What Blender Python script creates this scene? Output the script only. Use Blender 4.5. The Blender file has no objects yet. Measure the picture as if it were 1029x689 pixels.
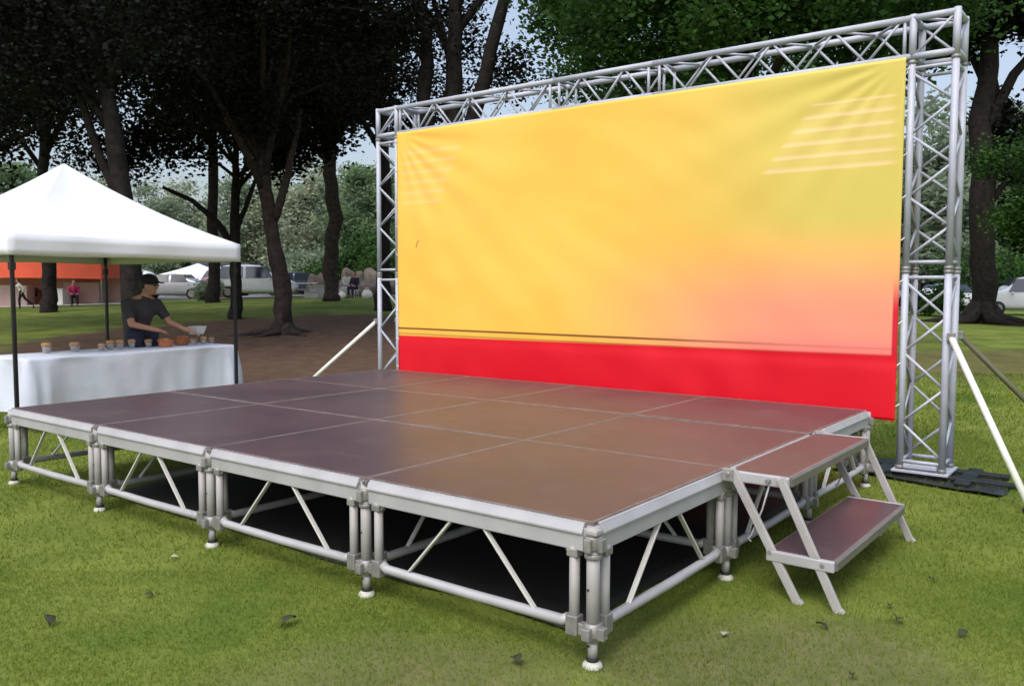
import bpy, math, random
import numpy as np
from mathutils import Vector, Matrix, noise
random.seed(7)
sc = bpy.context.scene
COL = sc.collection
PI = math.pi
R = math.radians

# ------------------------------------------------------------------ camera
CAM = Vector((1.6513, -2.6683, 1.4240))
YAW, PITCH, ROLL, FPX = -0.6510, -0.0665, 0.0015, 860.66
d_ = Vector((math.sin(YAW) * math.cos(PITCH), math.cos(YAW) * math.cos(PITCH), math.sin(PITCH)))
r_ = Vector((math.cos(YAW), -math.sin(YAW), 0))
u_ = r_.cross(d_)
r2 = r_ * math.cos(ROLL) + u_ * math.sin(ROLL)
u2 = -r_ * math.sin(ROLL) + u_ * math.cos(ROLL)
cam_data = bpy.data.cameras.new('camera')
cam = bpy.data.objects.new('camera', cam_data)
COL.objects.link(cam)
cam_data.sensor_width = 36.0
cam_data.lens = 36.0 * FPX / 1029.0
cam_data.clip_end = 1500
cam.matrix_world = Matrix(((r2.x, u2.x, -d_.x, CAM.x), (r2.y, u2.y, -d_.y, CAM.y), (r2.z, u2.z, -d_.z, CAM.z), (0, 0, 0, 1)))
sc.camera = cam

# ------------------------------------------------------------------ sky, sun, exposure
SUN_EL, SUN_AZ = 52.0, 165.0      # azimuth measured from +Y towards +X
world = bpy.data.worlds.new('World')
sc.world = world
world.use_nodes = True
wn = world.node_tree
wn.nodes.clear()
w_out = wn.nodes.new('ShaderNodeOutputWorld')
w_bg = wn.nodes.new('ShaderNodeBackground')
w_sky = wn.nodes.new('ShaderNodeTexSky')
w_sky.sky_type = 'NISHITA'
w_sky.sun_disc = False
w_sky.sun_elevation = R(SUN_EL)
w_sky.sun_rotation = R(SUN_AZ)
w_sky.air_density = 1.0
w_sky.dust_density = 3.0
w_sky.ozone_density = 1.0
w_hsv = wn.nodes.new('ShaderNodeHueSaturation')
w_hsv.inputs['Saturation'].default_value = 0.70
w_hsv.inputs['Value'].default_value = 1.0
wn.links.new(w_sky.outputs[0], w_hsv.inputs['Color'])
# overcast sky: the zenith is brighter than the horizon
w_tc = wn.nodes.new('ShaderNodeTexCoord'); w_sep = wn.nodes.new('ShaderNodeSeparateXYZ'); w_mr = wn.nodes.new('ShaderNodeMapRange')
w_mr.inputs['To Min'].default_value = 1.15; w_mr.inputs['To Max'].default_value = 2.9
w_mul = wn.nodes.new('ShaderNodeVectorMath'); w_mul.operation = 'SCALE'
wn.links.new(w_tc.outputs['Generated'], w_sep.inputs[0]); wn.links.new(w_sep.outputs[2], w_mr.inputs[0])
wn.links.new(w_hsv.outputs[0], w_mul.inputs[0]); wn.links.new(w_mr.outputs[0], w_mul.inputs['Scale'])
wn.links.new(w_mul.outputs[0], w_bg.inputs['Color'])
w_bg.inputs['Strength'].default_value = 0.13
wn.links.new(w_bg.outputs[0], w_out.inputs['Surface'])
sun_data = bpy.data.lights.new('sun', 'SUN')
sun_data.energy = 1.1
sun_data.angle = R(25)
sun_data.color = (1.0, 0.96, 0.9)
sun = bpy.data.objects.new('sun', sun_data)
COL.objects.link(sun)
sd = Vector((math.sin(R(SUN_AZ)) * math.cos(R(SUN_EL)), math.cos(R(SUN_AZ)) * math.cos(R(SUN_EL)), math.sin(R(SUN_EL))))
sun.rotation_euler = sd.to_track_quat('Z', 'Y').to_euler()
sun.location = (0, 0, 30)
sc.view_settings.view_transform = 'Standard'
sc.view_settings.look = 'None'
sc.view_settings.exposure = -0.06
sc.view_settings.gamma = 1.0
sc.view_settings.use_curve_mapping = False
sc.render.engine = 'CYCLES'
sc.cycles.max_bounces = 8
sc.cycles.transparent_max_bounces = 8
sc.cycles.caustics_reflective = False
sc.cycles.caustics_refractive = False

# ------------------------------------------------------------------ helpers: placement
FW = Vector((math.sin(YAW), math.cos(YAW), 0))
RT = Vector((math.cos(YAW), -math.sin(YAW), 0))

def smooth(t):
    t = np.clip(t, 0, 1)
    return t * t * (3 - 2 * t)

def terr(x, y):
    """height of the lawn: flat round the stage, rising gently to the car park"""
    dx = np.asarray(x) - CAM.x
    dy = np.asarray(y) - CAM.y
    D = dx * FW.x + dy * FW.y
    L = dx * RT.x + dy * RT.y
    t = L / np.maximum(D, 5.0)
    A = np.interp(t, [-1.2, -0.6, -0.4, -0.2, 0.1, 0.5, 1.0], [.25, .40, .62, .85, .6, .12, .0])
    return A * smooth((D - 13.0) / 27.0) * smooth((D - 2) / 10)

def T(x, y):
    return float(terr(x, y))

def at(px, D, z=0.0):
    """world point D metres ahead of the camera in the direction of column px, z above datum"""
    v = CAM + FW * D + RT * ((px - 514.5) / FPX * D)
    return Vector((v.x, v.y, z))

def atg(px, D, dz=0.0):
    v = at(px, D)
    v.z = T(v.x, v.y) + dz
    return v

def zof(py, D):
    return CAM.z + (287.1 - py) / FPX * D

def mix(a, b, t):
    return a + (b - a) * t

# ------------------------------------------------------------------ helpers: objects
def tag(o, label=None, cat=None, group=None, kind=None):
    if label: o['label'] = label
    if cat: o['category'] = cat
    if group: o['group'] = group
    if kind: o['kind'] = kind
    return o

def empty(name, loc=(0, 0, 0), rz=0.0, label=None, cat=None, group=None, parent=None):
    o = bpy.data.objects.new(name, None)
    COL.objects.link(o)
    o.location = loc
    o.rotation_euler = (0, 0, rz)
    o.empty_display_size = 0.2
    if parent: o.parent = parent
    return tag(o, label, cat, group)

def children(o):
    return [c for c in bpy.data.objects if c.parent == o]

def copy_tree(o, parent=None):
    c = o.copy()
    COL.objects.link(c)
    c.parent = parent
    for ch in children(o):
        copy_tree(ch, c)
    return c

class MB:
    """collects simple solids and builds them as ONE mesh object"""
    def __init__(self):
        self.v = []; self.f = []; self.s = []; self.mi = []; self.cur = 0
    def add(self, vs, fs, sm=False):
        n = len(self.v)
        self.v += [tuple(a) for a in vs]
        for k, f in enumerate(fs):
            self.f.append([i + n for i in f])
            self.s.append(sm if isinstance(sm, bool) else sm[k])
            self.mi.append(self.cur)
        return self
    def box(self, c, s, rot=None):
        hx, hy, hz = s[0] / 2, s[1] / 2, s[2] / 2
        vs = [Vector((x, y, z)) for x in (-hx, hx) for y in (-hy, hy) for z in (-hz, hz)]
        if rot is not None: vs = [rot @ v for v in vs]
        c = Vector(c)
        return self.add([v + c for v in vs], [(0, 1, 3, 2), (4, 6, 7, 5), (0, 4, 5, 1), (2, 3, 7, 6), (0, 2, 6, 4), (1, 5, 7, 3)])
    def bar(self, a, b, w, h, up=(0, 0, 1)):
        a = Vector(a); b = Vector(b)
        z = (b - a); L = z.length; z.normalize()
        x = Vector(up).cross(z)
        if x.length < 1e-4: x = Vector((1, 0, 0)).cross(z)
        x.normalize(); y = z.cross(x)
        m = Matrix((x, y, z)).transposed()
        return self.box((a + b) / 2, (w, h, L), m)
    def tube(self, a, b, r, r2=None, n=10, caps=True):
        return self.path([a, b], [r, r if r2 is None else r2], n, caps)
    def path(self, pts, rad, n=8, caps=True):
        pts = [Vector(p) for p in pts]
        if not isinstance(rad, (list, tuple)): rad = [rad] * len(pts)
        vs = []; fs = []; sm = []
        px = None
        for i, p in enumerate(pts):
            if i == 0: t = pts[1] - p
            elif i == len(pts) - 1: t = p - pts[i - 1]
            else: t = (pts[i + 1] - p).normalized() + (p - pts[i - 1]).normalized()
            if t.length < 1e-9: t = Vector((0, 0, 1))
            t.normalize()
            if px is None:
                px = Vector((0, 0, 1)).cross(t)
                if px.length < 1e-3: px = Vector((1, 0, 0)).cross(t)
            else:
                px = px - t * px.dot(t)
                if px.length < 1e-4: px = Vector((1, 0, 0)).cross(t)
            px.normalize(); py = t.cross(px)
            for k in range(n):
                a = 2 * PI * k / n
                vs.append(p + (px * math.cos(a) + py * math.sin(a)) * rad[i])
        for i in range(len(pts) - 1):
            for k in range(n):
                k2 = (k + 1) % n
                fs.append((i * n + k, i * n + k2, (i + 1) * n + k2, (i + 1) * n + k)); sm.append(True)
        if caps:
            fs.append(tuple(range(n - 1, -1, -1))); sm.append(False)
            fs.append(tuple((len(pts) - 1) * n + k for k in range(n))); sm.append(False)
        return self.add(vs, fs, sm)
    def lathe(self, prof, c=(0, 0, 0), n=16, sm=True):
        c = Vector(c); vs = []; fs = []
        for (r, z) in prof:
            for k in range(n):
                a = 2 * PI * k / n
                vs.append(c + Vector((r * math.cos(a), r * math.sin(a), z)))
        for i in range(len(prof) - 1):
            for k in range(n):
                k2 = (k + 1) % n
                fs.append((i * n + k, i * n + k2, (i + 1) * n + k2, (i + 1) * n + k))
        fl = [sm] * len(fs)
        fs.append(tuple(range(n - 1, -1, -1))); fs.append(tuple((len(prof) - 1) * n + k for k in range(n)))
        return self.add(vs, fs, fl + [False, False])
    def blob(self, c, s, rot=None, nu=14, nv=10, fn=None):
        c = Vector(c); vs = []; fs = []
        for i in range(nv + 1):
            th = PI * i / nv
            for k in range(nu):
                ph = 2 * PI * k / nu
                v = Vector((math.sin(th) * math.cos(ph), math.sin(th) * math.sin(ph), math.cos(th)))
                if fn: v = v * fn(v)
                v = Vector((v.x * s[0], v.y * s[1], v.z * s[2]))
                if rot is not None: v = rot @ v
                vs.append(v + c)
        for i in range(nv):
            for k in range(nu):
                k2 = (k + 1) % nu
                fs.append((i * nu + k, (i + 1) * nu + k, (i + 1) * nu + k2, i * nu + k2))
        return self.add(vs, fs, True)
    def prism(self, poly, axis, a, b):
        """poly in 2D extruded along axis ('x','y','z') from a to b"""
        def P(u, v, w):
            return {'x': (w, u, v), 'y': (u, w, v), 'z': (u, v, w)}[axis]
        n = len(poly)
        vs = [P(u, v, a) for u, v in poly] + [P(u, v, b) for u, v in poly]
        fs = [tuple(range(n)), tuple(range(2 * n - 1, n - 1, -1))] + [(i, i + n, (i + 1) % n + n, (i + 1) % n) for i in range(n)]
        return self.add(vs, fs)
    def build(self, name, mat, parent=None, bevel=0.0, loc=None):
        me = bpy.data.meshes.new(name)
        me.from_pydata(self.v, [], self.f)
        me.polygons.foreach_set('use_smooth', self.s)
        mats = mat if isinstance(mat, (list, tuple)) else [mat]
        for m in mats: me.materials.append(m)
        if len(mats) > 1: me.polygons.foreach_set('material_index', self.mi)
        me.update()
        import bmesh
        bm = bmesh.new(); bm.from_mesh(me)
        bmesh.ops.recalc_face_normals(bm, faces=bm.faces)
        bm.to_mesh(me); bm.free()
        o = bpy.data.objects.new(name, me)
        COL.objects.link(o)
        if parent: o.parent = parent
        if loc is not None: o.location = loc
        if bevel > 0:
            b = o.modifiers.new('bevel', 'BEVEL'); b.width = bevel; b.segments = 2; b.limit_method = 'ANGLE'; b.angle_limit = R(50)
        return o

def np_mesh(name, V, F, mat, parent=None, smooth_=False):
    """mesh object from numpy arrays; F is (n,k)"""
    me = bpy.data.meshes.new(name)
    V = np.asarray(V, dtype=np.float32); F = np.asarray(F, dtype=np.int32)
    k = F.shape[1]
    me.vertices.add(len(V)); me.vertices.foreach_set('co', V.ravel())
    me.loops.add(F.size); me.loops.foreach_set('vertex_index', F.ravel())
    me.polygons.add(len(F))
    me.polygons.foreach_set('loop_start', np.arange(0, F.size, k, dtype=np.int32))
    me.polygons.foreach_set('loop_total', np.full(len(F), k, dtype=np.int32))
    if smooth_: me.polygons.foreach_set('use_smooth', np.ones(len(F), dtype=bool))
    me.materials.append(mat)
    me.update(calc_edges=True)
    o = bpy.data.objects.new(name, me)
    COL.objects.link(o)
    if parent: o.parent = parent
    return o

# ------------------------------------------------------------------ materials
def new_mat(name):
    m = bpy.data.materials.new(name)
    m.use_nodes = True
    return m, m.node_tree, m.node_tree.nodes['Principled BSDF']

def pmat(name, col, rough=0.6, metal=0.0, var=0.15, scale=6.0, bump=0.0, bscale=60.0, spec=0.5, col2=None, detail=4.0):
    """principled with noise-driven colour and roughness variation"""
    m, nt, b = new_mat(name)
    tc = nt.nodes.new('ShaderNodeTexCoord')
    nz = nt.nodes.new('ShaderNodeTexNoise'); nz.inputs['Scale'].default_value = scale; nz.inputs['Detail'].default_value = detail
    nt.links.new(tc.outputs['Object'], nz.inputs['Vector'])
    rp = nt.nodes.new('ShaderNodeValToRGB')
    c1 = tuple(c * (1 - var) for c in col) + (1,)
    c2 = (tuple(min(1, c * (1 + var)) for c in col) if col2 is None else tuple(col2)) + (1,)
    rp.color_ramp.elements[0].position = 0.32; rp.color_ramp.elements[0].color = c1
    rp.color_ramp.elements[1].position = 0.68; rp.color_ramp.elements[1].color = c2
    nt.links.new(nz.outputs[0], rp.inputs[0]); nt.links.new(rp.outputs[0], b.inputs['Base Color'])
    b.inputs['Metallic'].default_value = metal
    b.inputs['Specular IOR Level'].default_value = spec
    mr = nt.nodes.new('ShaderNodeMapRange'); mr.inputs['To Min'].default_value = max(0, rough - 0.08); mr.inputs['To Max'].default_value = min(1, rough + 0.08)
    nt.links.new(nz.outputs[0], mr.inputs[0]); nt.links.new(mr.outputs[0], b.inputs['Roughness'])
    if bump > 0:
        n2 = nt.nodes.new('ShaderNodeTexNoise'); n2.inputs['Scale'].default_value = bscale; n2.inputs['Detail'].default_value = 5
        nt.links.new(tc.outputs['Object'], n2.inputs['Vector'])
        bp = nt.nodes.new('ShaderNodeBump'); bp.inputs['Strength'].default_value = bump; bp.inputs['Distance'].default_value = 0.02
        nt.links.new(n2.outputs[0], bp.inputs['Height']); nt.links.new(bp.outputs[0], b.inputs['Normal'])
    return m

M = {}
M['alu'] = pmat('aluminium_tube', (0.38, 0.365, 0.36), 0.62, 0.12, 0.10, 9, 0.04, 90)
M['alu_rail'] = pmat('aluminium_rail', (0.42, 0.415, 0.43), 0.55, 0.2, 0.08, 5, 0.03, 60)
M['truss'] = pmat('truss_aluminium', (0.44, 0.46, 0.53), 0.62, 0.15, 0.08, 7, 0.03, 60)
M['galv'] = pmat('galvanised_clamp', (0.30, 0.29, 0.28), 0.5, 0.5, 0.22, 22, 0.1, 80)
M['white_tube'] = pmat('white_painted_tube', (0.74, 0.74, 0.68), 0.4, 0.0, 0.06, 12)
M['shaded_tube'] = pmat('shadowed_olive_tube', (0.085, 0.085, 0.04), 0.6, 0.0, 0.15, 12)  # olive-dark tone puts shadow into the colour of the rear outriggers
M['black_steel'] = pmat('black_steel', (0.02, 0.025, 0.025), 0.45, 0.3, 0.3, 8, 0.1, 40)
M['black_rubber'] = pmat('black_rubber', (0.015, 0.015, 0.015), 0.7, 0, 0.2, 12)
M['black_pole'] = pmat('black_pole', (0.012, 0.014, 0.02), 0.45, 0.2, 0.2, 12)
M['foot_white'] = pmat('white_plastic_foot', (0.46, 0.46, 0.40), 0.6, 0, 0.2, 60, 0.1, 90)
M['tent_white'] = pmat('white_tent_canvas', (0.76, 0.79, 0.85), 0.65, 0, 0.03, 1.2, 0.15, 6)
M['cloth'] = pmat('white_tablecloth', (0.62, 0.66, 0.78), 0.8, 0, 0.04, 2.0, 0.25, 9)
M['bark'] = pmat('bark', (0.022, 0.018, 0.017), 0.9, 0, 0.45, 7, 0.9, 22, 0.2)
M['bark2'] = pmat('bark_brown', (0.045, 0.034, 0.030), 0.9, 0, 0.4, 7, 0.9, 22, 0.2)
M['rock'] = pmat('tan_rock', (0.19, 0.15, 0.12), 0.9, 0, 0.3, 2.5, 0.8, 6, 0.2)
M['concrete'] = pmat('pale_concrete', (0.42, 0.42, 0.41), 0.85, 0, 0.15, 3, 0.3, 20)
M['asphalt'] = pmat('asphalt', (0.16, 0.16, 0.165), 0.9, 0, 0.15, 1.5, 0.3, 60)
M['path'] = pmat('pale_path', (0.42, 0.43, 0.36), 0.9, 0, 0.12, 2, 0.3, 40)
M['red_canvas'] = pmat('red_canvas', (0.80, 0.11, 0.05), 0.7, 0, 0.08, 1.5)
M['pink_cloth'] = pmat('pink_cloth', (0.62, 0.26, 0.34), 0.8, 0, 0.1, 2)
M['pale_pink'] = pmat('pale_pink_board', (0.66, 0.48, 0.46), 0.8, 0, 0.08, 2)
M['magenta'] = pmat('magenta_cloth', (0.42, 0.02, 0.10), 0.8, 0, 0.1, 5)
M['skin'] = pmat('skin', (0.42, 0.22, 0.15), 0.5, 0, 0.06, 12)
M['hair'] = pmat('black_hair', (0.012, 0.010, 0.010), 0.5, 0, 0.2, 30, 0.4, 80)
M['grey_shirt'] = pmat('grey_shirt', (0.040, 0.036, 0.046), 0.85, 0, 0.12, 9, 0.2, 12)
M['black_cloth'] = pmat('black_cloth', (0.012, 0.012, 0.018), 0.85, 0, 0.2, 9)
M['white_shirt'] = pmat('white_shirt', (0.62, 0.60, 0.58), 0.85, 0, 0.06, 9)
M['navy'] = pmat('navy_cloth', (0.02, 0.015, 0.04), 0.85, 0, 0.2, 9)
M['jeans'] = pmat('blue_jeans', (0.015, 0.02, 0.045), 0.85, 0, 0.2, 9)
M['car_white'] = pmat('white_car_paint', (0.72, 0.74, 0.78), 0.25, 0, 0.02, 2)
M['car_silver'] = pmat('silver_car_paint', (0.45, 0.48, 0.52), 0.3, 0.4, 0.03, 2)
M['car_dark'] = pmat('dark_blue_car_paint', (0.05, 0.06, 0.08), 0.25, 0.2, 0.03, 2)
M['car_glass'] = pmat('car_glass', (0.02, 0.03, 0.045), 0.08, 0, 0.1, 2, spec=0.9)
M['tyre'] = pmat('tyre', (0.02, 0.02, 0.02), 0.8, 0, 0.2, 12)
M['lamp'] = pmat('lamp_lens', (0.6, 0.6, 0.6), 0.2, 0, 0.05, 12)
M['tail'] = pmat('tail_lens', (0.4, 0.02, 0.02), 0.2, 0, 0.05, 12)
M['grey_wall'] = pmat('grey_wall', (0.30, 0.31, 0.33), 0.85, 0, 0.1, 1.5)
M['roof_dark'] = pmat('dark_roof', (0.05, 0.05, 0.06), 0.8, 0, 0.15, 4)
M['pane'] = pmat('window_glass', (0.05, 0.08, 0.14), 0.1, 0, 0.2, 1)
M['white_paint'] = pmat('white_paint', (0.75, 0.75, 0.75), 0.5, 0, 0.04, 6)
M['tan_lid'] = pmat('tan_food', (0.42, 0.22, 0.09), 0.6, 0, 0.25, 40)
M['orange_wicker'] = pmat('orange_wicker', (0.50, 0.17, 0.07), 0.6, 0, 0.35, 60, 0.5, 120)
M['white_card'] = pmat('white_card', (0.78, 0.76, 0.74), 0.6, 0, 0.03, 20)
M['debris'] = pmat('dead_leaf', (0.035, 0.04, 0.012), 0.8, 0, 0.4, 30)
M['litter'] = pmat('pale_scrap', (0.34, 0.34, 0.24), 0.7, 0, 0.1, 60)

def clear_plastic():
    m, nt, b = new_mat('clear_plastic')
    b.inputs['Base Color'].default_value = (0.75, 0.78, 0.8, 1)
    b.inputs['Roughness'].default_value = 0.12
    b.inputs['Alpha'].default_value = 0.22
    return m
M['clear'] = clear_plastic()
M['brown_food'] = pmat('brown_food', (0.10, 0.045, 0.02), 0.6, 0, 0.3, 40)

def leaf_mat(name, c1, c2, trans=0.35, scale=0.5):
    m, nt, b = new_mat(name)
    tc = nt.nodes.new('ShaderNodeTexCoord')
    nz = nt.nodes.new('ShaderNodeTexNoise'); nz.inputs['Scale'].default_value = scale; nz.inputs['Detail'].default_value = 3
    nt.links.new(tc.outputs['Object'], nz.inputs['Vector'])
    geo = nt.nodes.new('ShaderNodeNewGeometry')
    add = nt.nodes.new('ShaderNodeMath'); add.operation = 'MULTIPLY_ADD'; add.inputs[1].default_value = 0.5; 
    nt.links.new(geo.outputs['Random Per Island'], add.inputs[0])
    sub = nt.nodes.new('ShaderNodeMath'); sub.operation = 'MULTIPLY_ADD'; sub.inputs[1].default_value = 1.6; sub.inputs[2].default_value = -0.55
    nt.links.new(nz.outputs[0], sub.inputs[0]); nt.links.new(sub.outputs[0], add.inputs[2])
    mx = nt.nodes.new('ShaderNodeMix'); mx.data_type = 'RGBA'; mx.clamp_factor = True
    mx.inputs['A'].default_value = c1 + (1,); mx.inputs['B'].default_value = c2 + (1,)
    nt.links.new(add.outputs[0], mx.inputs['Factor'])
    col = mx.outputs['Result']
    nt.links.new(col, b.inputs['Base Color'])
    b.inputs['Roughness'].default_value = 0.7
    b.inputs['Specular IOR Level'].default_value = 0.12
    tr = nt.nodes.new('ShaderNodeBsdfTranslucent'); nt.links.new(col, tr.inputs['Color'])
    ms = nt.nodes.new('ShaderNodeMixShader'); ms.inputs[0].default_value = trans
    nt.links.new(b.outputs[0], ms.inputs[1]); nt.links.new(tr.outputs[0], ms.inputs[2])
    nt.links.new(ms.outputs[0], nt.nodes['Material Output'].inputs['Surface'])
    return m
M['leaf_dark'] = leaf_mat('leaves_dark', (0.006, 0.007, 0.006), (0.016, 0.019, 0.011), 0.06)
M['leaf_mid'] = leaf_mat('leaves_mid', (0.016, 0.04, 0.014), (0.07, 0.16, 0.035), 0.35)
M['leaf_far'] = leaf_mat('leaves_far', (0.14, 0.19, 0.13), (0.36, 0.43, 0.29), 0.5, 0.25)  # far leaf colours, here and next two, are paled to imitate haze
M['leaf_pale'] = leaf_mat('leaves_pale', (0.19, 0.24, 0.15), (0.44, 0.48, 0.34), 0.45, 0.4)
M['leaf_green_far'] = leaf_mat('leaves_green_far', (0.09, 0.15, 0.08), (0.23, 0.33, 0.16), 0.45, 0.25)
M['leaf_hedge'] = leaf_mat('leaves_hedge', (0.03, 0.06, 0.03), (0.07, 0.13, 0.05), 0.3, 1.0)
M['blade'] = leaf_mat('grass_blades', (0.125, 0.20, 0.024), (0.30, 0.36, 0.07), 0.55, 0.9)

def deck_mat():
    m, nt, b = new_mat('brown_film_plywood')
    tc = nt.nodes.new('ShaderNodeTexCoord')
    n1 = nt.nodes.new('ShaderNodeTexNoise'); n1.inputs['Scale'].default_value = 1.3; n1.inputs['Detail'].default_value = 6
    nt.links.new(tc.outputs['Object'], n1.inputs['Vector'])
    rp = nt.nodes.new('ShaderNodeValToRGB')
    rp.color_ramp.elements[0].position = 0.3; rp.color_ramp.elements[0].color = (0.066, 0.043, 0.052, 1)
    rp.color_ramp.elements[1].position = 0.72; rp.color_ramp.elements[1].color = (0.100, 0.062, 0.070, 1)
    nt.links.new(n1.outputs[0], rp.inputs[0])
    n2 = nt.nodes.new('ShaderNodeTexNoise'); n2.inputs['Scale'].default_value = 5; n2.inputs['Detail'].default_value = 8; n2.inputs['Roughness'].default_value = 0.7
    nt.links.new(tc.outputs['Object'], n2.inputs['Vector'])
    dr = nt.nodes.new('ShaderNodeMapRange'); dr.inputs['From Min'].default_value = 0.52; dr.inputs['From Max'].default_value = 0.8; dr.inputs['To Max'].default_value = 0.28
    nt.links.new(n2.outputs[0], dr.inputs[0])
    mx = nt.nodes.new('ShaderNodeMix'); mx.data_type = 'RGBA'; mx.inputs['B'].default_value = (0.20, 0.17, 0.15, 1)
    nt.links.new(dr.outputs[0], mx.inputs['Factor']); nt.links.new(rp.outputs[0], mx.inputs['A'])
    mp = nt.nodes.new('ShaderNodeMapping'); mp.inputs['Scale'].default_value = (1.2, 60, 1); mp.inputs['Rotation'].default_value = (0, 0, 0.5)
    nt.links.new(tc.outputs['Object'], mp.inputs['Vector'])
    n3 = nt.nodes.new('ShaderNodeTexNoise'); n3.inputs['Scale'].default_value = 1.6; n3.inputs['Detail'].default_value = 2
    nt.links.new(mp.outputs[0], n3.inputs['Vector'])
    sr = nt.nodes.new('ShaderNodeMapRange'); sr.inputs['From Min'].default_value = 0.70; sr.inputs['From Max'].default_value = 0.76; sr.inputs['To Max'].default_value = 0.35
    nt.links.new(n3.outputs[0], sr.inputs[0])
    mx2 = nt.nodes.new('ShaderNodeMix'); mx2.data_type = 'RGBA'; mx2.inputs['B'].default_value = (0.20, 0.17, 0.16, 1)
    nt.links.new(sr.outputs[0], mx2.inputs['Factor']); nt.links.new(mx.outputs['Result'], mx2.inputs['A'])
    nt.links.new(mx2.outputs['Result'], b.inputs['Base Color'])
    rr = nt.nodes.new('ShaderNodeMapRange'); b.inputs['Specular IOR Level'].default_value = 0.24; rr.inputs['To Min'].default_value = 0.27; rr.inputs['To Max'].default_value = 0.45
    nt.links.new(n2.outputs[0], rr.inputs[0]); nt.links.new(rr.outputs[0], b.inputs['Roughness'])
    vo = nt.nodes.new('ShaderNodeTexVoronoi'); vo.inputs['Scale'].default_value = 110; vo.inputs['Randomness'].default_value = 0.1
    nt.links.new(tc.outputs['Object'], vo.inputs['Vector'])
    bp = nt.nodes.new('ShaderNodeBump'); bp.inputs['Strength'].default_value = 0.12; bp.inputs['Distance'].default_value = 0.002
    nt.links.new(vo.outputs['Distance'], bp.inputs['Height']); nt.links.new(bp.outputs[0], b.inputs['Normal'])
    return m
M['deck'] = deck_mat()

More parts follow.
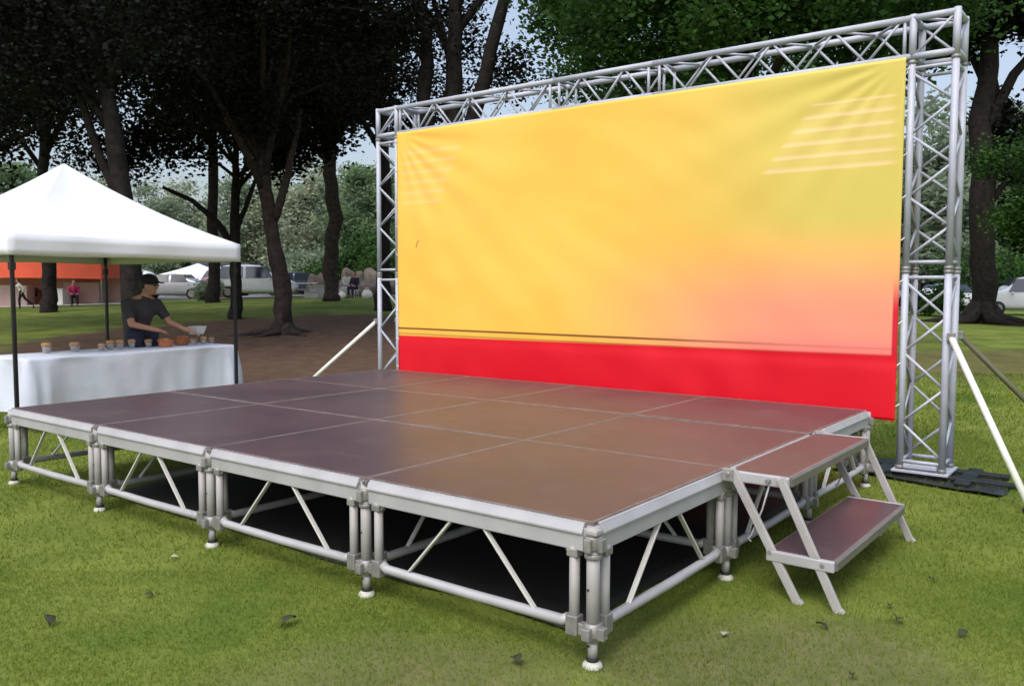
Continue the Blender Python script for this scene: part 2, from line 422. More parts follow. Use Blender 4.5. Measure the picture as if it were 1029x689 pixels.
def ground_mat():
    m, nt, b = new_mat('lawn_and_soil')
    L = nt.links
    geo = nt.nodes.new('ShaderNodeNewGeometry')
    def noise_(scale, detail=5, rough=0.6):
        n = nt.nodes.new('ShaderNodeTexNoise'); n.inputs['Scale'].default_value = scale; n.inputs['Detail'].default_value = detail; n.inputs['Roughness'].default_value = rough
        L.new(geo.outputs['Position'], n.inputs['Vector']); return n.outputs[0]
    def ramp(inp, p0, c0, p1, c1):
        r = nt.nodes.new('ShaderNodeValToRGB'); r.color_ramp.elements[0].position = p0; r.color_ramp.elements[0].color = c0
        r.color_ramp.elements[1].position = p1; r.color_ramp.elements[1].color = c1; L.new(inp, r.inputs[0]); return r.outputs[0]
    def mixc(f, a, b_):
        x = nt.nodes.new('ShaderNodeMix'); x.data_type = 'RGBA'
        L.new(f, x.inputs['Factor']); L.new(a, x.inputs['A']); L.new(b_, x.inputs['B']); return x.outputs['Result']
    def math_(op, a, b_=None, c=None, clamp=False):
        x = nt.nodes.new('ShaderNodeMath'); x.operation = op; x.use_clamp = clamp
        for i, v in enumerate((a, b_, c)):
            if v is None: continue
            if isinstance(v, (int, float)): x.inputs[i].default_value = v
            else: L.new(v, x.inputs[i])
        return x.outputs[0]
    grass = ramp(noise_(0.9, 6, .62), 0.36, (0.095, 0.148, 0.018, 1), 0.62, (0.24, 0.285, 0.055, 1))
    fine = ramp(noise_(35, 4, 0.7), 0.3, (0.035, 0.06, 0.008, 1), 0.7, (0.16, 0.20, 0.04, 1))
    k = nt.nodes.new('ShaderNodeValue'); k.outputs[0].default_value = 0.35
    grass = mixc(k.outputs[0], grass, fine)
    soil = ramp(noise_(3.2, 8, 0.7), 0.3, (0.065, 0.040, 0.026, 1), 0.7, (0.145, 0.092, 0.062, 1))
    worn = ramp(noise_(6, 6), 0.3, (0.12, 0.13, 0.045, 1), 0.7, (0.18, 0.17, 0.075, 1))
    sx = nt.nodes.new('ShaderNodeSeparateXYZ'); L.new(geo.outputs['Position'], sx.inputs[0])
    edge = noise_(0.45, 6, 0.65); edge2 = noise_(1.6, 6, 0.65)
    def ell(c, rx, ry, ang, soft, amp, e):
        ca, sa = math.cos(ang), math.sin(ang)
        dx = math_('SUBTRACT', sx.outputs[0], c[0]); dy = math_('SUBTRACT', sx.outputs[1], c[1])
        u = math_('DIVIDE', math_('ADD', math_('MULTIPLY', dx, ca), math_('MULTIPLY', dy, sa)), rx)
        v = math_('DIVIDE', math_('SUBTRACT', math_('MULTIPLY', dy, ca), math_('MULTIPLY', dx, sa)), ry)
        d = math_('SQRT', math_('ADD', math_('MULTIPLY', u, u), math_('MULTIPLY', v, v)))
        d = math_('ADD', d, math_('MULTIPLY', math_('SUBTRACT', e, 0.5), amp))
        mr = nt.nodes.new('ShaderNodeMapRange'); mr.interpolation_type = 'SMOOTHSTEP'
        mr.inputs['From Min'].default_value = 1.0 + soft; mr.inputs['From Max'].default_value = 1.0 - soft
        L.new(d, mr.inputs[0]); return mr.outputs[0]
    ang = -YAW   # rotation of the camera frame about z
    c = at(318, 20)
    m1 = ell(c, 7.0, 8.5, ang, 0.16, 0.9, edge)
    c = at(215, 14.5)
    m1b = ell(c, 3.2, 3.4, ang, 0.2, 0.9, edge)
    c = at(1000, 16)
    tree_shade = ell(c, 5.0, 2.8, ang, 0.45, 1.6, edge)
    c = at(430, 2.75)
    m2 = ell(c, 0.75, 0.55, ang, 0.5, 1.8, edge2)
    c = at(790, 3.1)
    m3 = ell(c, 0.75, 0.5, ang, 0.5, 1.6, edge2)
    mm = math_('MAXIMUM', m1, m1b)
    col = mixc(mm, grass, soil)
    col = mixc(math_('MULTIPLY', tree_shade, 0.6), col, soil)  # soil tint painted as the tree shade right of the tower
    col = mixc(math_('MULTIPLY', math_('MAXIMUM', m2, m3), 0.85), col, worn)
    L.new(col, b.inputs['Base Color'])
    b.inputs['Roughness'].default_value = 0.95
    b.inputs['Specular IOR Level'].default_value = 0.15
    bp = nt.nodes.new('ShaderNodeBump'); bp.inputs['Strength'].default_value = 0.6; bp.inputs['Distance'].default_value = 0.03
    L.new(noise_(22, 6, 0.75), bp.inputs['Height']); L.new(bp.outputs[0], b.inputs['Normal'])
    return m
M['ground'] = ground_mat()

def banner_mat():
    """printed banner: UV 0..1; yellow fading to lime and pink, red foot band, pale stripe motifs"""
    m, nt, b = new_mat('printed_banner')
    L = nt.links
    uv = nt.nodes.new('ShaderNodeUVMap')
    s = nt.nodes.new('ShaderNodeSeparateXYZ'); L.new(uv.outputs[0], s.inputs[0])
    U, V = s.outputs[0], s.outputs[1]
    def math_(op, a, b_=None, c=None, clamp=False):
        x = nt.nodes.new('ShaderNodeMath'); x.operation = op; x.use_clamp = clamp
        for i, v in enumerate((a, b_, c)):
            if v is None: continue
            if isinstance(v, (int, float)): x.inputs[i].default_value = v
            else: L.new(v, x.inputs[i])
        return x.outputs[0]
    def step(x, a, b_):
        mr = nt.nodes.new('ShaderNodeMapRange'); mr.interpolation_type = 'SMOOTHSTEP'
        if a < b_:
            mr.inputs['From Min'].default_value = a; mr.inputs['From Max'].default_value = b_
        else:
            mr.inputs['From Min'].default_value = b_; mr.inputs['From Max'].default_value = a
            mr.inputs['To Min'].default_value = 1; mr.inputs['To Max'].default_value = 0
        L.new(x, mr.inputs[0]); return mr.outputs[0]
    def mixc(f, a, b_):
        x = nt.nodes.new('ShaderNodeMix'); x.data_type = 'RGBA'
        if isinstance(f, float): x.inputs['Factor'].default_value = f
        else: L.new(f, x.inputs['Factor'])
        for key, v in (('A', a), ('B', b_)):
            if isinstance(v, tuple): x.inputs[key].default_value = v + (1,)
            else: L.new(v, x.inputs[key])
        return x.outputs['Result']
    def mul(*a):
        r = a[0]
        for k in a[1:]: r = math_('MULTIPLY', r, k)
        return r
    nz = nt.nodes.new('ShaderNodeTexNoise'); nz.inputs['Scale'].default_value = 3.0; nz.inputs['Detail'].default_value = 3
    L.new(uv.outputs[0], nz.inputs['Vector'])
    col = mixc(step(nz.outputs[0], 0.35, 0.7), (0.90, 0.56, 0.095), (0.90, 0.49, 0.07))
    lime = mul(step(U, 0.45, 0.95), step(V, 0.38, 0.6))
    col = mixc(mul(lime, 0.75), col, (0.56, 0.52, 0.12))
    pink = mul(step(U, 0.36, 0.88), step(V, 0.60, 0.28))
    col = mixc(mul(pink, 0.9), col, (0.90, 0.27, 0.20))
    low = mul(step(V, 0.26, 0.19), step(U, 0.55, 1.0))
    col = mixc(low, col, (0.92, 0.24, 0.20))
    # pale stripes, upper left and upper right
    def stripes(u0a, u0b, u1a, u1b, v0, v1, slant, n, strength, col, tint):
        Vs = math_('SUBTRACT', V, math_('MULTIPLY', U, slant))
        t = math_('DIVIDE', math_('SUBTRACT', Vs, v0), (v1 - v0))
        inside = mul(step(t, -0.03, 0.03), step(t, 1.03, 0.97))
        ul = math_('ADD', u0a, math_('MULTIPLY', t, (u0b - u0a)))
        ur = math_('ADD', u1a, math_('MULTIPLY', t, (u1b - u1a)))
        inside = mul(inside, step(math_('SUBTRACT', U, ul), -0.004, 0.012), step(math_('SUBTRACT', ur, U), -0.004, 0.02))
        fr = math_('FRACT', math_('MULTIPLY', t, n))
        line = math_('ADD', mul(step(fr, 0.0, 0.08), step(fr, 0.50, 0.12)), 0.16)
        return mixc(mul(inside, line, strength), col, tint)
    col = stripes(0.012, 0.012, 0.13, 0.19, 0.705, 0.945, 0.0, 6.0, 0.42, col, (0.92, 0.60, 0.30))
    col = stripes(0.792, 0.868, 0.995, 0.995, 0.712, 0.905, 0.0, 5.2, 0.62, col, (0.93, 0.64, 0.36))
    # red foot band with two dark rules above it on the left half
    col = mixc(mul(step(U, 0.991, 0.994), step(V, 0.42, 0.30)), col, (0.62, 0.006, 0.03))
    Vr = math_('SUBTRACT', V, math_('MULTIPLY', U, 0.014))
    col = mixc(step(Vr, 0.176, 0.166), col, (0.68, 0.003, 0.016))
    fade = step(U, 0.92, 0.55)
    rule = mul(step(V, 0.196, 0.199), step(V, 0.207, 0.203))
    col = mixc(mul(rule, math_('MULTIPLY_ADD', fade, 0.7, 0.2)), col, (0.16, 0.045, 0.01))
    rule2 = mul(step(V, 0.176, 0.178), step(V, 0.183, 0.181))
    col = mixc(mul(rule2, math_('MULTIPLY_ADD', fade, 0.45, 0.1)), col, (0.30, 0.06, 0.02))
    # small dark scuff
    su = math_('SUBTRACT', U, 0.057); sv = math_('SUBTRACT', V, 0.545)
    along = math_('ABSOLUTE', math_('ADD', math_('MULTIPLY', su, 1.0), math_('MULTIPLY', sv, 0.5)))
    across = math_('ABSOLUTE', math_('SUBTRACT', math_('MULTIPLY', su, 1.2), math_('MULTIPLY', sv, 0.30)))
    col = mixc(mul(step(along, 0.014, 0.008), step(across, 0.0028, 0.0014), 0.7), col, (0.25, 0.06, 0.02))
    L.new(col, b.inputs['Base Color'])
    b.inputs['Roughness'].default_value = 0.45
    b.inputs['Specular IOR Level'].default_value = 0.4
    return m
M['banner'] = banner_mat()
# ------------------------------------------------------------------ the ground
def axis(lo, hi, c, n=150):
    t = np.linspace(-1, 1, n)
    s = np.sign(t) * (0.12 * np.abs(t) + 0.88 * np.abs(t) ** 3)
    return np.where(s < 0, c + s * (c - lo), c + s * (hi - c))
gx = axis(-420, 380, -6, 190); gy = axis(-300, 500, 12, 190)
GX, GY = np.meshgrid(gx, gy, indexing='ij')
GZ = terr(GX, GY)
V = np.stack([GX.ravel(), GY.ravel(), GZ.ravel()], 1)
n1, n2 = GX.shape
idx = np.arange(n1 * n2).reshape(n1, n2)
F = np.stack([idx[:-1, :-1], idx[1:, :-1], idx[1:, 1:], idx[:-1, 1:]], -1).reshape(-1, 4)
tag(np_mesh('ground', V, F, M['ground'], smooth_=True), 'mown green lawn with bare brown soil under the trees', kind='structure')

def strip(name, mat, pxs, D0, D1, lift, label):
    """sheet on the terrain between two depths"""
    n = 60; m = 10
    vs = []; fs = []
    for i in range(n + 1):
        px = mix(pxs[0], pxs[1], i / n)
        for j in range(m + 1):
            D = mix(D0, D1, j / m)
            p = atg(px, D, lift); vs.append(p)
    for i in range(n):
        for j in range(m):
            a = i * (m + 1) + j
            fs.append((a, a + m + 1, a + m + 2, a + 1))
    mb = MB(); mb.add(vs, fs, True)
    return tag(mb.build(name, mat), label, kind='structure')
strip('car_park', M['asphalt'], (-500, 1500), 47, 66, 0.03, 'grey asphalt car park beyond the lawn')
strip('path', M['path'], (-500, 125), 38.5, 41.5, 0.03, 'pale footpath along the far edge of the lawn')

# ------------------------------------------------------------------ grass blades (near lawn)
def grass_blades():
    rng = np.random.default_rng(3)
    out = []
    for (D0, D1, n, h, w) in ((1.7, 4.2, 130000, 0.017, 0.0024), (4.2, 8.0, 90000, 0.022, 0.0045), (8, 14, 60000, 0.032, 0.010)):
        D = np.sqrt(rng.uniform(D0 ** 2, D1 ** 2, n))
        t = rng.uniform(-0.72, 0.72, n)
        L = t * D
        x = CAM.x + FW.x * D + RT.x * L; y = CAM.y + FW.y * D + RT.y * L
        keep = ~((x > -4.6) & (x < -0.35) & (y > 0.35) & (y < 3.4))
        # thinner where the lawn is worn
        g = np.sin(x * 2.1 + 1.3 * np.sin(y * 1.7)) * np.sin(y * 2.3 + 0.7 + 1.1 * np.sin(x * 1.2))
        keep &= rng.uniform(0, 1, n) < (0.72 + 0.28 * g)
        for (px, DD, rx, ry, f) in ((430, 2.75, .8, .6, .55), (790, 3.1, .8, .55, .6), (318, 20, 8, 9, 0.03), (215, 14.5, 3.6, 4, 0.05)):
            c = at(px, DD)
            d = ((x - c.x) / rx) ** 2 + ((y - c.y) / ry) ** 2
            keep &= ~((d < 1) & (rng.uniform(0, 1, n) > f))
        x = x[keep]; y = y[keep]; k = len(x)
        z = terr(x, y)
        a = rng.uniform(0, 2 * np.pi, k); hh = h * rng.uniform(0.5, 1.25, k); ww = w * rng.uniform(0.7, 1.3, k)
        lean = rng.uniform(0.1, 0.9, k) * hh; b = rng.uniform(0, 2 * np.pi, k)
        p0 = np.stack([x - np.cos(a) * ww, y - np.sin(a) * ww, z - 0.002], 1)
        p1 = np.stack([x + np.cos(a) * ww, y + np.sin(a) * ww, z - 0.002], 1)
        p2 = np.stack([x + np.cos(b) * lean, y + np.sin(b) * lean, z + hh], 1)
        out.append(np.stack([p0, p1, p2], 1).reshape(-1, 3))
    V = np.concatenate(out); F = np.arange(len(V)).reshape(-1, 3)
    tag(np_mesh('grass', V, F, M['blade']), 'short green grass blades of the lawn round the stage', 'grass', kind='stuff')
grass_blades()

# ------------------------------------------------------------------ trees
def leaves(rng, centres, sig, n, size, flat=0.8):
    c = centres[rng.integers(0, len(centres), n)]
    P = c + rng.normal(0, 1, (n, 3)) * sig * np.array([1, 1, flat])
    a = rng.normal(0, 1, (n, 3)); a /= np.linalg.norm(a, axis=1)[:, None]
    a[:, 2] *= 0.6
    b = np.cross(a, rng.normal(0, 1, (n, 3))); b /= np.linalg.norm(b, axis=1)[:, None] + 1e-9
    s = size * rng.uniform(0.6, 1.35, n)[:, None]
    v = np.stack([P - a * s * .5, P + b * s * .28, P + a * s * .5, P - b * s * .28], 1)
    return v.reshape(-1, 3)

def crown_centres(rng, c, r, n, shell=0.55, gap=0.0):
    out = []
    while len(out) < n:
        v = rng.normal(0, 1, 3); v /= np.linalg.norm(v)
        rad = rng.uniform(shell ** 2, 1) ** 0.5
        rad *= 1 + 0.22 * math.sin(3 * v[0] * 2 + v[1] * 5 + c[0]) 
        p = np.array([c[0] + v[0] * rad * r[0], c[1] + v[1] * rad * r[1], c[2] + v[2] * rad * r[2]])
        out.append(p)
    return np.array(out)

def tree(name, label, base, trunk, crown, nclus, nleaf, size, sig, leafmat, barkmat, seed, group=None, limbs=7, cat='tree', roots=0, shell=0.5, extra=None):
    """trunk: list of (dx along view-right, dy along view-depth, z, radius); crown: list of (right, depth, z, rx, rz)"""
    rng = np.random.default_rng(seed)
    root = empty(name, base, 0, label, cat, group)
    def loc(a, b, z): 
        v = RT * a + FW * b
        return Vector((v.x, v.y, z))
    mb = MB()
    def wobble(pts, rad, n=10):
        # subdivide and add a natural bend and bulges
        P = [loc(p[0], p[1], p[2]) for p in pts]; Rr = [p[3] for p in pts]
        out = []; ro = []
        for i in range(len(P) - 1):
            for k in range(4):
                t = k / 4
                q = P[i].lerp(P[i + 1], t)
                w = Rr[i] * 0.25
                if not (i == 0 and k == 0): q = q + Vector((rng.normal(0, w * .5), rng.normal(0, w * .5), 0))
                out.append(q); ro.append(mix(Rr[i], Rr[i + 1], t) * rng.uniform(.93, 1.07))
        out.append(P[-1]); ro.append(Rr[-1])
        mb.path(out, ro, n)
        return out
    tp = wobble(trunk, None, 12)
    for e in (extra or []): wobble(e, None, 9)
    r0 = trunk[0][3]
    for k in range(roots):
        a = 2 * PI * (k + rng.uniform(0, .6)) / roots
        L = rng.uniform(2.2, 4.5) * r0
        d = Vector((math.cos(a), math.sin(a), 0)); s = Vector((-d.y, d.x, 0)) * rng.uniform(-.5, .5)
        mb.path([d * r0 * .3 + Vector((0, 0, r0 * 1.1)), d * r0 * 1.1 + Vector((0, 0, r0 * .25)), d * (r0 + L * .5) + s * L * .3 + Vector((0, 0, .02)), d * (r0 + L) + s * L + Vector((0, 0, -.06))],
                [r0 * .5, r0 * .38, r0 * .2, r0 * .08], 7)
    cs = []
    tot = sum(c[3] ** 2 for c in crown)
    for c in crown:
        cc = loc(c[0], c[1], c[2])
        cs.append(crown_centres(rng, cc, (c[3], c[3], c[4]), max(3, int(nclus * c[3] ** 2 / tot)), shell))
    cs = np.concatenate(cs)
    top = tp[-1]
    if limbs:
        order = rng.permutation(len(cs))[:limbs * 6]
        mains = []
        for i, k in enumerate(order):
            tgt = Vector(cs[k])
            if i < limbs:
                src = tp[-1 - (i % max(1, len(tp) // 3))]
                mid = src.lerp(tgt, .45) + Vector((rng.normal(0, .3), rng.normal(0, .3), rng.uniform(.2, .8)))
                rr = trunk[-1][3] * rng.uniform(.55, .8)
                mb.path([src, src.lerp(mid, .5) + Vector((0, 0, .1)), mid, mid.lerp(tgt, .6), tgt], [rr, rr * .85, rr * .6, rr * .35, rr * .12], 7, True)
                mains.append((mid, rr * .4)); mains.append((mid.lerp(tgt, .6), rr * .3))
            else:
                src, rr = min(mains, key=lambda q: (q[0] - tgt).length)
                mid = src.lerp(tgt, .5) + Vector((rng.normal(0, .2), rng.normal(0, .2), .15))
                mb.path([src, mid, tgt], [rr * .8, rr * .5, rr * .12], 5, True)
    mb.build('trunk', barkmat, root)
    Vv = leaves(rng, cs, sig, nleaf, size)
    np_mesh('crown', Vv, np.arange(len(Vv)).reshape(-1, 4), leafmat, root)
    return root

def ground_at(px, py):
    """lawn point seen at pixel (px, py)"""
    best = None
    for i in range(400):
        D = 6 + i * 0.15
        v = at(px, D)
        y = 287.1 + (CAM.z - T(v.x, v.y)) / D * FPX
        if best is None or abs(y - py) < best[0]: best = (abs(y - py), D)
    return atg(px, best[1]), best[1]

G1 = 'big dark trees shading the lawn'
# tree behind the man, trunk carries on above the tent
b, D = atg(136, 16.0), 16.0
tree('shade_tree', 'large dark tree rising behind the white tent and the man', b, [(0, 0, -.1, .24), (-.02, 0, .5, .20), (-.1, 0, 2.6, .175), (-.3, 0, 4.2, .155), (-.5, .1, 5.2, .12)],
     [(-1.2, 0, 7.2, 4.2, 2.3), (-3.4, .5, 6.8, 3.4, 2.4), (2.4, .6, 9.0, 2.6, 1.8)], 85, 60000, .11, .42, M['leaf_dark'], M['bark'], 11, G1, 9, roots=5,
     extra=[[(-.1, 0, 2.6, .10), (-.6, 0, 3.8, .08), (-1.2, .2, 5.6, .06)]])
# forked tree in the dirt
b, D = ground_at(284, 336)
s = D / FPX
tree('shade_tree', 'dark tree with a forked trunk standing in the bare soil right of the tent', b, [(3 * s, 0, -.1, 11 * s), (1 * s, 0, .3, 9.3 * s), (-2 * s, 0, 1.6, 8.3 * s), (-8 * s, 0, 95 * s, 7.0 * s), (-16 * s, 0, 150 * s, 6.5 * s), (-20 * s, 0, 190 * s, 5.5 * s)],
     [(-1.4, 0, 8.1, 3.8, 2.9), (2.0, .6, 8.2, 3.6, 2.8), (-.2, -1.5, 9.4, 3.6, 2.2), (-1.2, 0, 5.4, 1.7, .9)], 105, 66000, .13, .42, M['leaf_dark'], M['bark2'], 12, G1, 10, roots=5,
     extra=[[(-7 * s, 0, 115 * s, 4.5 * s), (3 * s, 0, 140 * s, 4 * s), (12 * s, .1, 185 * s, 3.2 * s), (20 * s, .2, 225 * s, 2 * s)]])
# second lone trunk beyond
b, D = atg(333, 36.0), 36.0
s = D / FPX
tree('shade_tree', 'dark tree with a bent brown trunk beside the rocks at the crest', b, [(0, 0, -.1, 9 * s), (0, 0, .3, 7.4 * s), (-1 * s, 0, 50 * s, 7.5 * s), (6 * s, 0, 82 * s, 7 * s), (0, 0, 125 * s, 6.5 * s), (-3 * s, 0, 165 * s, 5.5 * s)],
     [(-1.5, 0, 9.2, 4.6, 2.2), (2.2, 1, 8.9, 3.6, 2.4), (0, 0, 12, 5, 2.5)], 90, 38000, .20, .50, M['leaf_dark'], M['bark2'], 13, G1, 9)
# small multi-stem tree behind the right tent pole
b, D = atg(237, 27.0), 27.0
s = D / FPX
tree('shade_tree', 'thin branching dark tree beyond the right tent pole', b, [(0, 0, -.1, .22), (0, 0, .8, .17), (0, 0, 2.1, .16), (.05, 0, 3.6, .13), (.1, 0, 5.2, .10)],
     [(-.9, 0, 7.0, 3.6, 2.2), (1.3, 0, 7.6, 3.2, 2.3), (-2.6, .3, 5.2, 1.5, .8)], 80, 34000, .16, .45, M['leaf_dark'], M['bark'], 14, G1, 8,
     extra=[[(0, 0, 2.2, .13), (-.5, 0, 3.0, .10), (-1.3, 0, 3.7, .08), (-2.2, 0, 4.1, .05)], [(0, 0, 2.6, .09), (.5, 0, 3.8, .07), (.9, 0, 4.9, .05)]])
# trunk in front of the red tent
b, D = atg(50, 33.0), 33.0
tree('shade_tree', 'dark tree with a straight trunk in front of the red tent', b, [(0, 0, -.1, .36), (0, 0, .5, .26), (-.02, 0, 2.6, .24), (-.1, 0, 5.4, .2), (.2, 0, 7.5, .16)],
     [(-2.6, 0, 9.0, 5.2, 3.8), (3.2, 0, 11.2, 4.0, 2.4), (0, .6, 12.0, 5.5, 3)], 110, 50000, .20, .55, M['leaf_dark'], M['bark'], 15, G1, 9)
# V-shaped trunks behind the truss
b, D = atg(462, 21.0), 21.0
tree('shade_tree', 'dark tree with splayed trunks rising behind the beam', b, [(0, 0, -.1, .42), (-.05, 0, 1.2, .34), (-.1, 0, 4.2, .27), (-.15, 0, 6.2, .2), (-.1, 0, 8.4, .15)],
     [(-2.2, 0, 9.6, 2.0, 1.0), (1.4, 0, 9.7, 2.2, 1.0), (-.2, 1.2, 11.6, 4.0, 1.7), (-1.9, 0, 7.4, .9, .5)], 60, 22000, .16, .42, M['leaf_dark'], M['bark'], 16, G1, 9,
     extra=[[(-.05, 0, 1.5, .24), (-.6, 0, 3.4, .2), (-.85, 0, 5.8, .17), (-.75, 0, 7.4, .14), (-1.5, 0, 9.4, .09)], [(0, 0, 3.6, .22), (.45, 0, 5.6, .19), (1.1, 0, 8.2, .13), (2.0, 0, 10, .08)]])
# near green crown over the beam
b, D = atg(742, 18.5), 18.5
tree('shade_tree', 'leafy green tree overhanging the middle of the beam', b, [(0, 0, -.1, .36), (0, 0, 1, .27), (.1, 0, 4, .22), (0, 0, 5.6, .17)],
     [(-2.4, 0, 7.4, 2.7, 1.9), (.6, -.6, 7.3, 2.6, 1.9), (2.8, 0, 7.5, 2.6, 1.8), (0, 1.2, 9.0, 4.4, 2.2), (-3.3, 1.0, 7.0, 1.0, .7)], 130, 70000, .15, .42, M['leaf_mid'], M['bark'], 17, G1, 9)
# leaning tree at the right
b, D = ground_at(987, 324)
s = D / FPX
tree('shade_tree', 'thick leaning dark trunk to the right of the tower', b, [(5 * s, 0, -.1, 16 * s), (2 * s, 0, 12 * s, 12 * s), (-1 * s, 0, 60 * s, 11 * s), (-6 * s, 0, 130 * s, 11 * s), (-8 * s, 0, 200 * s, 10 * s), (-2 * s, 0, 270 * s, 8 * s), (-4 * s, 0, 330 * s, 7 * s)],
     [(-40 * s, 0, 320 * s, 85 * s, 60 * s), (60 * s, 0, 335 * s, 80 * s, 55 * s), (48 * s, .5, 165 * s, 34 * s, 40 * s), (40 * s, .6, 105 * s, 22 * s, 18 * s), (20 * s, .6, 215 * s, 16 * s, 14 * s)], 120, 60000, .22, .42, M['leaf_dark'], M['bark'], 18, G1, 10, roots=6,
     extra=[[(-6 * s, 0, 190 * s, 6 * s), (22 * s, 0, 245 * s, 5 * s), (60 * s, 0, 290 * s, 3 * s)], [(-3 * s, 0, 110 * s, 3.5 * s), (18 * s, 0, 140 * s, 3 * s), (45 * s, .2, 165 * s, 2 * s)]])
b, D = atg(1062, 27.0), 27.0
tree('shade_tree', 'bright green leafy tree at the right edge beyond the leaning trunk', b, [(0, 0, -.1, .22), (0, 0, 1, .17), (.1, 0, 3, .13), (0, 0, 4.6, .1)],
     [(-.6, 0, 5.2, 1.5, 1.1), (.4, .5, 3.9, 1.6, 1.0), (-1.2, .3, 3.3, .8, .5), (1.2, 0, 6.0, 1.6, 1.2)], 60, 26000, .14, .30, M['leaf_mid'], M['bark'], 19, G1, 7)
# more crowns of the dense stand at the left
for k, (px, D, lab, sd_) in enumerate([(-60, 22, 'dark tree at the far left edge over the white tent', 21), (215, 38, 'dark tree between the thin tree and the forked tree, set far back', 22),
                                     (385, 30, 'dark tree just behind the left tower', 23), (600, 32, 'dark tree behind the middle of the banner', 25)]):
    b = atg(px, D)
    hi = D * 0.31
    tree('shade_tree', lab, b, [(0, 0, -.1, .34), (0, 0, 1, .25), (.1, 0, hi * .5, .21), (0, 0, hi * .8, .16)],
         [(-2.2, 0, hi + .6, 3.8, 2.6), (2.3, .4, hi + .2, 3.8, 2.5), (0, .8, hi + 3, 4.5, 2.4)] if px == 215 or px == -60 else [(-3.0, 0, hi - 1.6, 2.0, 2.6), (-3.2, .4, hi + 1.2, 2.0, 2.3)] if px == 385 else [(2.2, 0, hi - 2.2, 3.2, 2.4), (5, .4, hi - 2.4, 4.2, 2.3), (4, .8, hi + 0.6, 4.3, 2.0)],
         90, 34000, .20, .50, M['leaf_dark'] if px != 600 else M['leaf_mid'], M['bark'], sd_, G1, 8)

# far trees: three kinds, copied
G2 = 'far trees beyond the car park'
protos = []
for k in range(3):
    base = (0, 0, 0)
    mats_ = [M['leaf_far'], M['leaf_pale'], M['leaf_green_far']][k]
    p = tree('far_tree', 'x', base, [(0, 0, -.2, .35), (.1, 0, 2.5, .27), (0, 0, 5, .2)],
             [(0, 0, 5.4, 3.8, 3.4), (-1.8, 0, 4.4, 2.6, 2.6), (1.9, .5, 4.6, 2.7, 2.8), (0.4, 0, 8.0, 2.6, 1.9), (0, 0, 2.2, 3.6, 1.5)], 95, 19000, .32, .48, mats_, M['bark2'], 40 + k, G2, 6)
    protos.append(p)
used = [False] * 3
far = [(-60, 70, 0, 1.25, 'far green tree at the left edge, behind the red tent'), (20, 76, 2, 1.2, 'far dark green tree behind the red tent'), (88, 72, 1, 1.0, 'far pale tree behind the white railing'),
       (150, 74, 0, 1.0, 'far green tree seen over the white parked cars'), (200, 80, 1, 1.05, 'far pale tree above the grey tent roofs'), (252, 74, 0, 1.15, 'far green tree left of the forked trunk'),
       (300, 72, 1, 1.12, 'far tree coloured haze pale between the forked trunk and the bent trunk'), (340, 78, 0, 1.18, 'far green tree just behind the bent brown trunk'), (375, 66, 2, 1.0, 'far green tree above the tan rocks'),
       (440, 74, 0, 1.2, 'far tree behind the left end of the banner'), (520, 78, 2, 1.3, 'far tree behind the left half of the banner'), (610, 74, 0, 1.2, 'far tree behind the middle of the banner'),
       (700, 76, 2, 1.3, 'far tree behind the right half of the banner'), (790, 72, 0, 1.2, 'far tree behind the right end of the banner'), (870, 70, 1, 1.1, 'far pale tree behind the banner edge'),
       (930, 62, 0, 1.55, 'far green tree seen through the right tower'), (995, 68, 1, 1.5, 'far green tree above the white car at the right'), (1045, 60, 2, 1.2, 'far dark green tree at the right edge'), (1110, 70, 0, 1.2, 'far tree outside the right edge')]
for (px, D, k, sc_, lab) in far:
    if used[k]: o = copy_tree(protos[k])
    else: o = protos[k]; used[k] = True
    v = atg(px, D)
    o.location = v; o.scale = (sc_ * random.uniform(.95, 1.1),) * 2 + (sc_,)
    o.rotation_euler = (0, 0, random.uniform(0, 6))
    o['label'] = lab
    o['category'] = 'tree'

def bush(px, D, w, h, mat, label, n=5000, name='bush', size=.14, group=None, dz=0):
    rng = np.random.default_rng(int(px * 7 + D))
    p = atg(px, D)
    root = empty(name, p, 0, label, name.replace('_', ' '), group)
    cs = crown_centres(rng, (0, 0, h * .45), (w / 2, w / 2.6, h * .42), 22, .2)
    cs[:, 2] = np.abs(cs[:, 2]) + .1
    Vv = leaves(rng, cs, min(w, h) * .16, n, size)
    np_mesh('foliage', Vv, np.arange(len(Vv)).reshape(-1, 4), mat, root)
    mb = MB()
    for k in range(5):
        mb.path([(0, 0, -.05), (random.uniform(-.2, .2) * w, random.uniform(-.1, .1) * w, h * .35), (random.uniform(-.35, .35) * w, random.uniform(-.2, .2) * w, h * .7)], [.05, .035, .012], 6)
    mb.build('stem', M['bark'], root)
    return root
bush(30, 44.5, 5.5, .9, M['leaf_hedge'], 'low clipped hedge under the left half of the red tent', 9000, 'hedge')
bush(92, 44.5, 5.0, .8, M['leaf_hedge'], 'low hedge behind the seated person in magenta', 9000, 'hedge')
bush(211, 43.0, 1.6, 1.0, M['leaf_pale'], 'small pale bush right of the silver car', 4000)
bush(362, 58, 8.5, 4.0, M['leaf_mid'], 'green bushes above the tan rocks', 12000, size=.3)
bush(306, 60, 7.0, 3.2, M['leaf_far'], 'green shrub behind the dark car and picnic table', 10000, size=.28)
bush(1030, 50, 8.0, 4.6, M['leaf_mid'], 'bright green bank of shrubs behind the white car at the right', 14000, size=.24)
bush(932, 38, 3.0, 1.1, M['leaf_mid'], 'dark green bush seen through the foot of the right tower', 7000, size=.16)

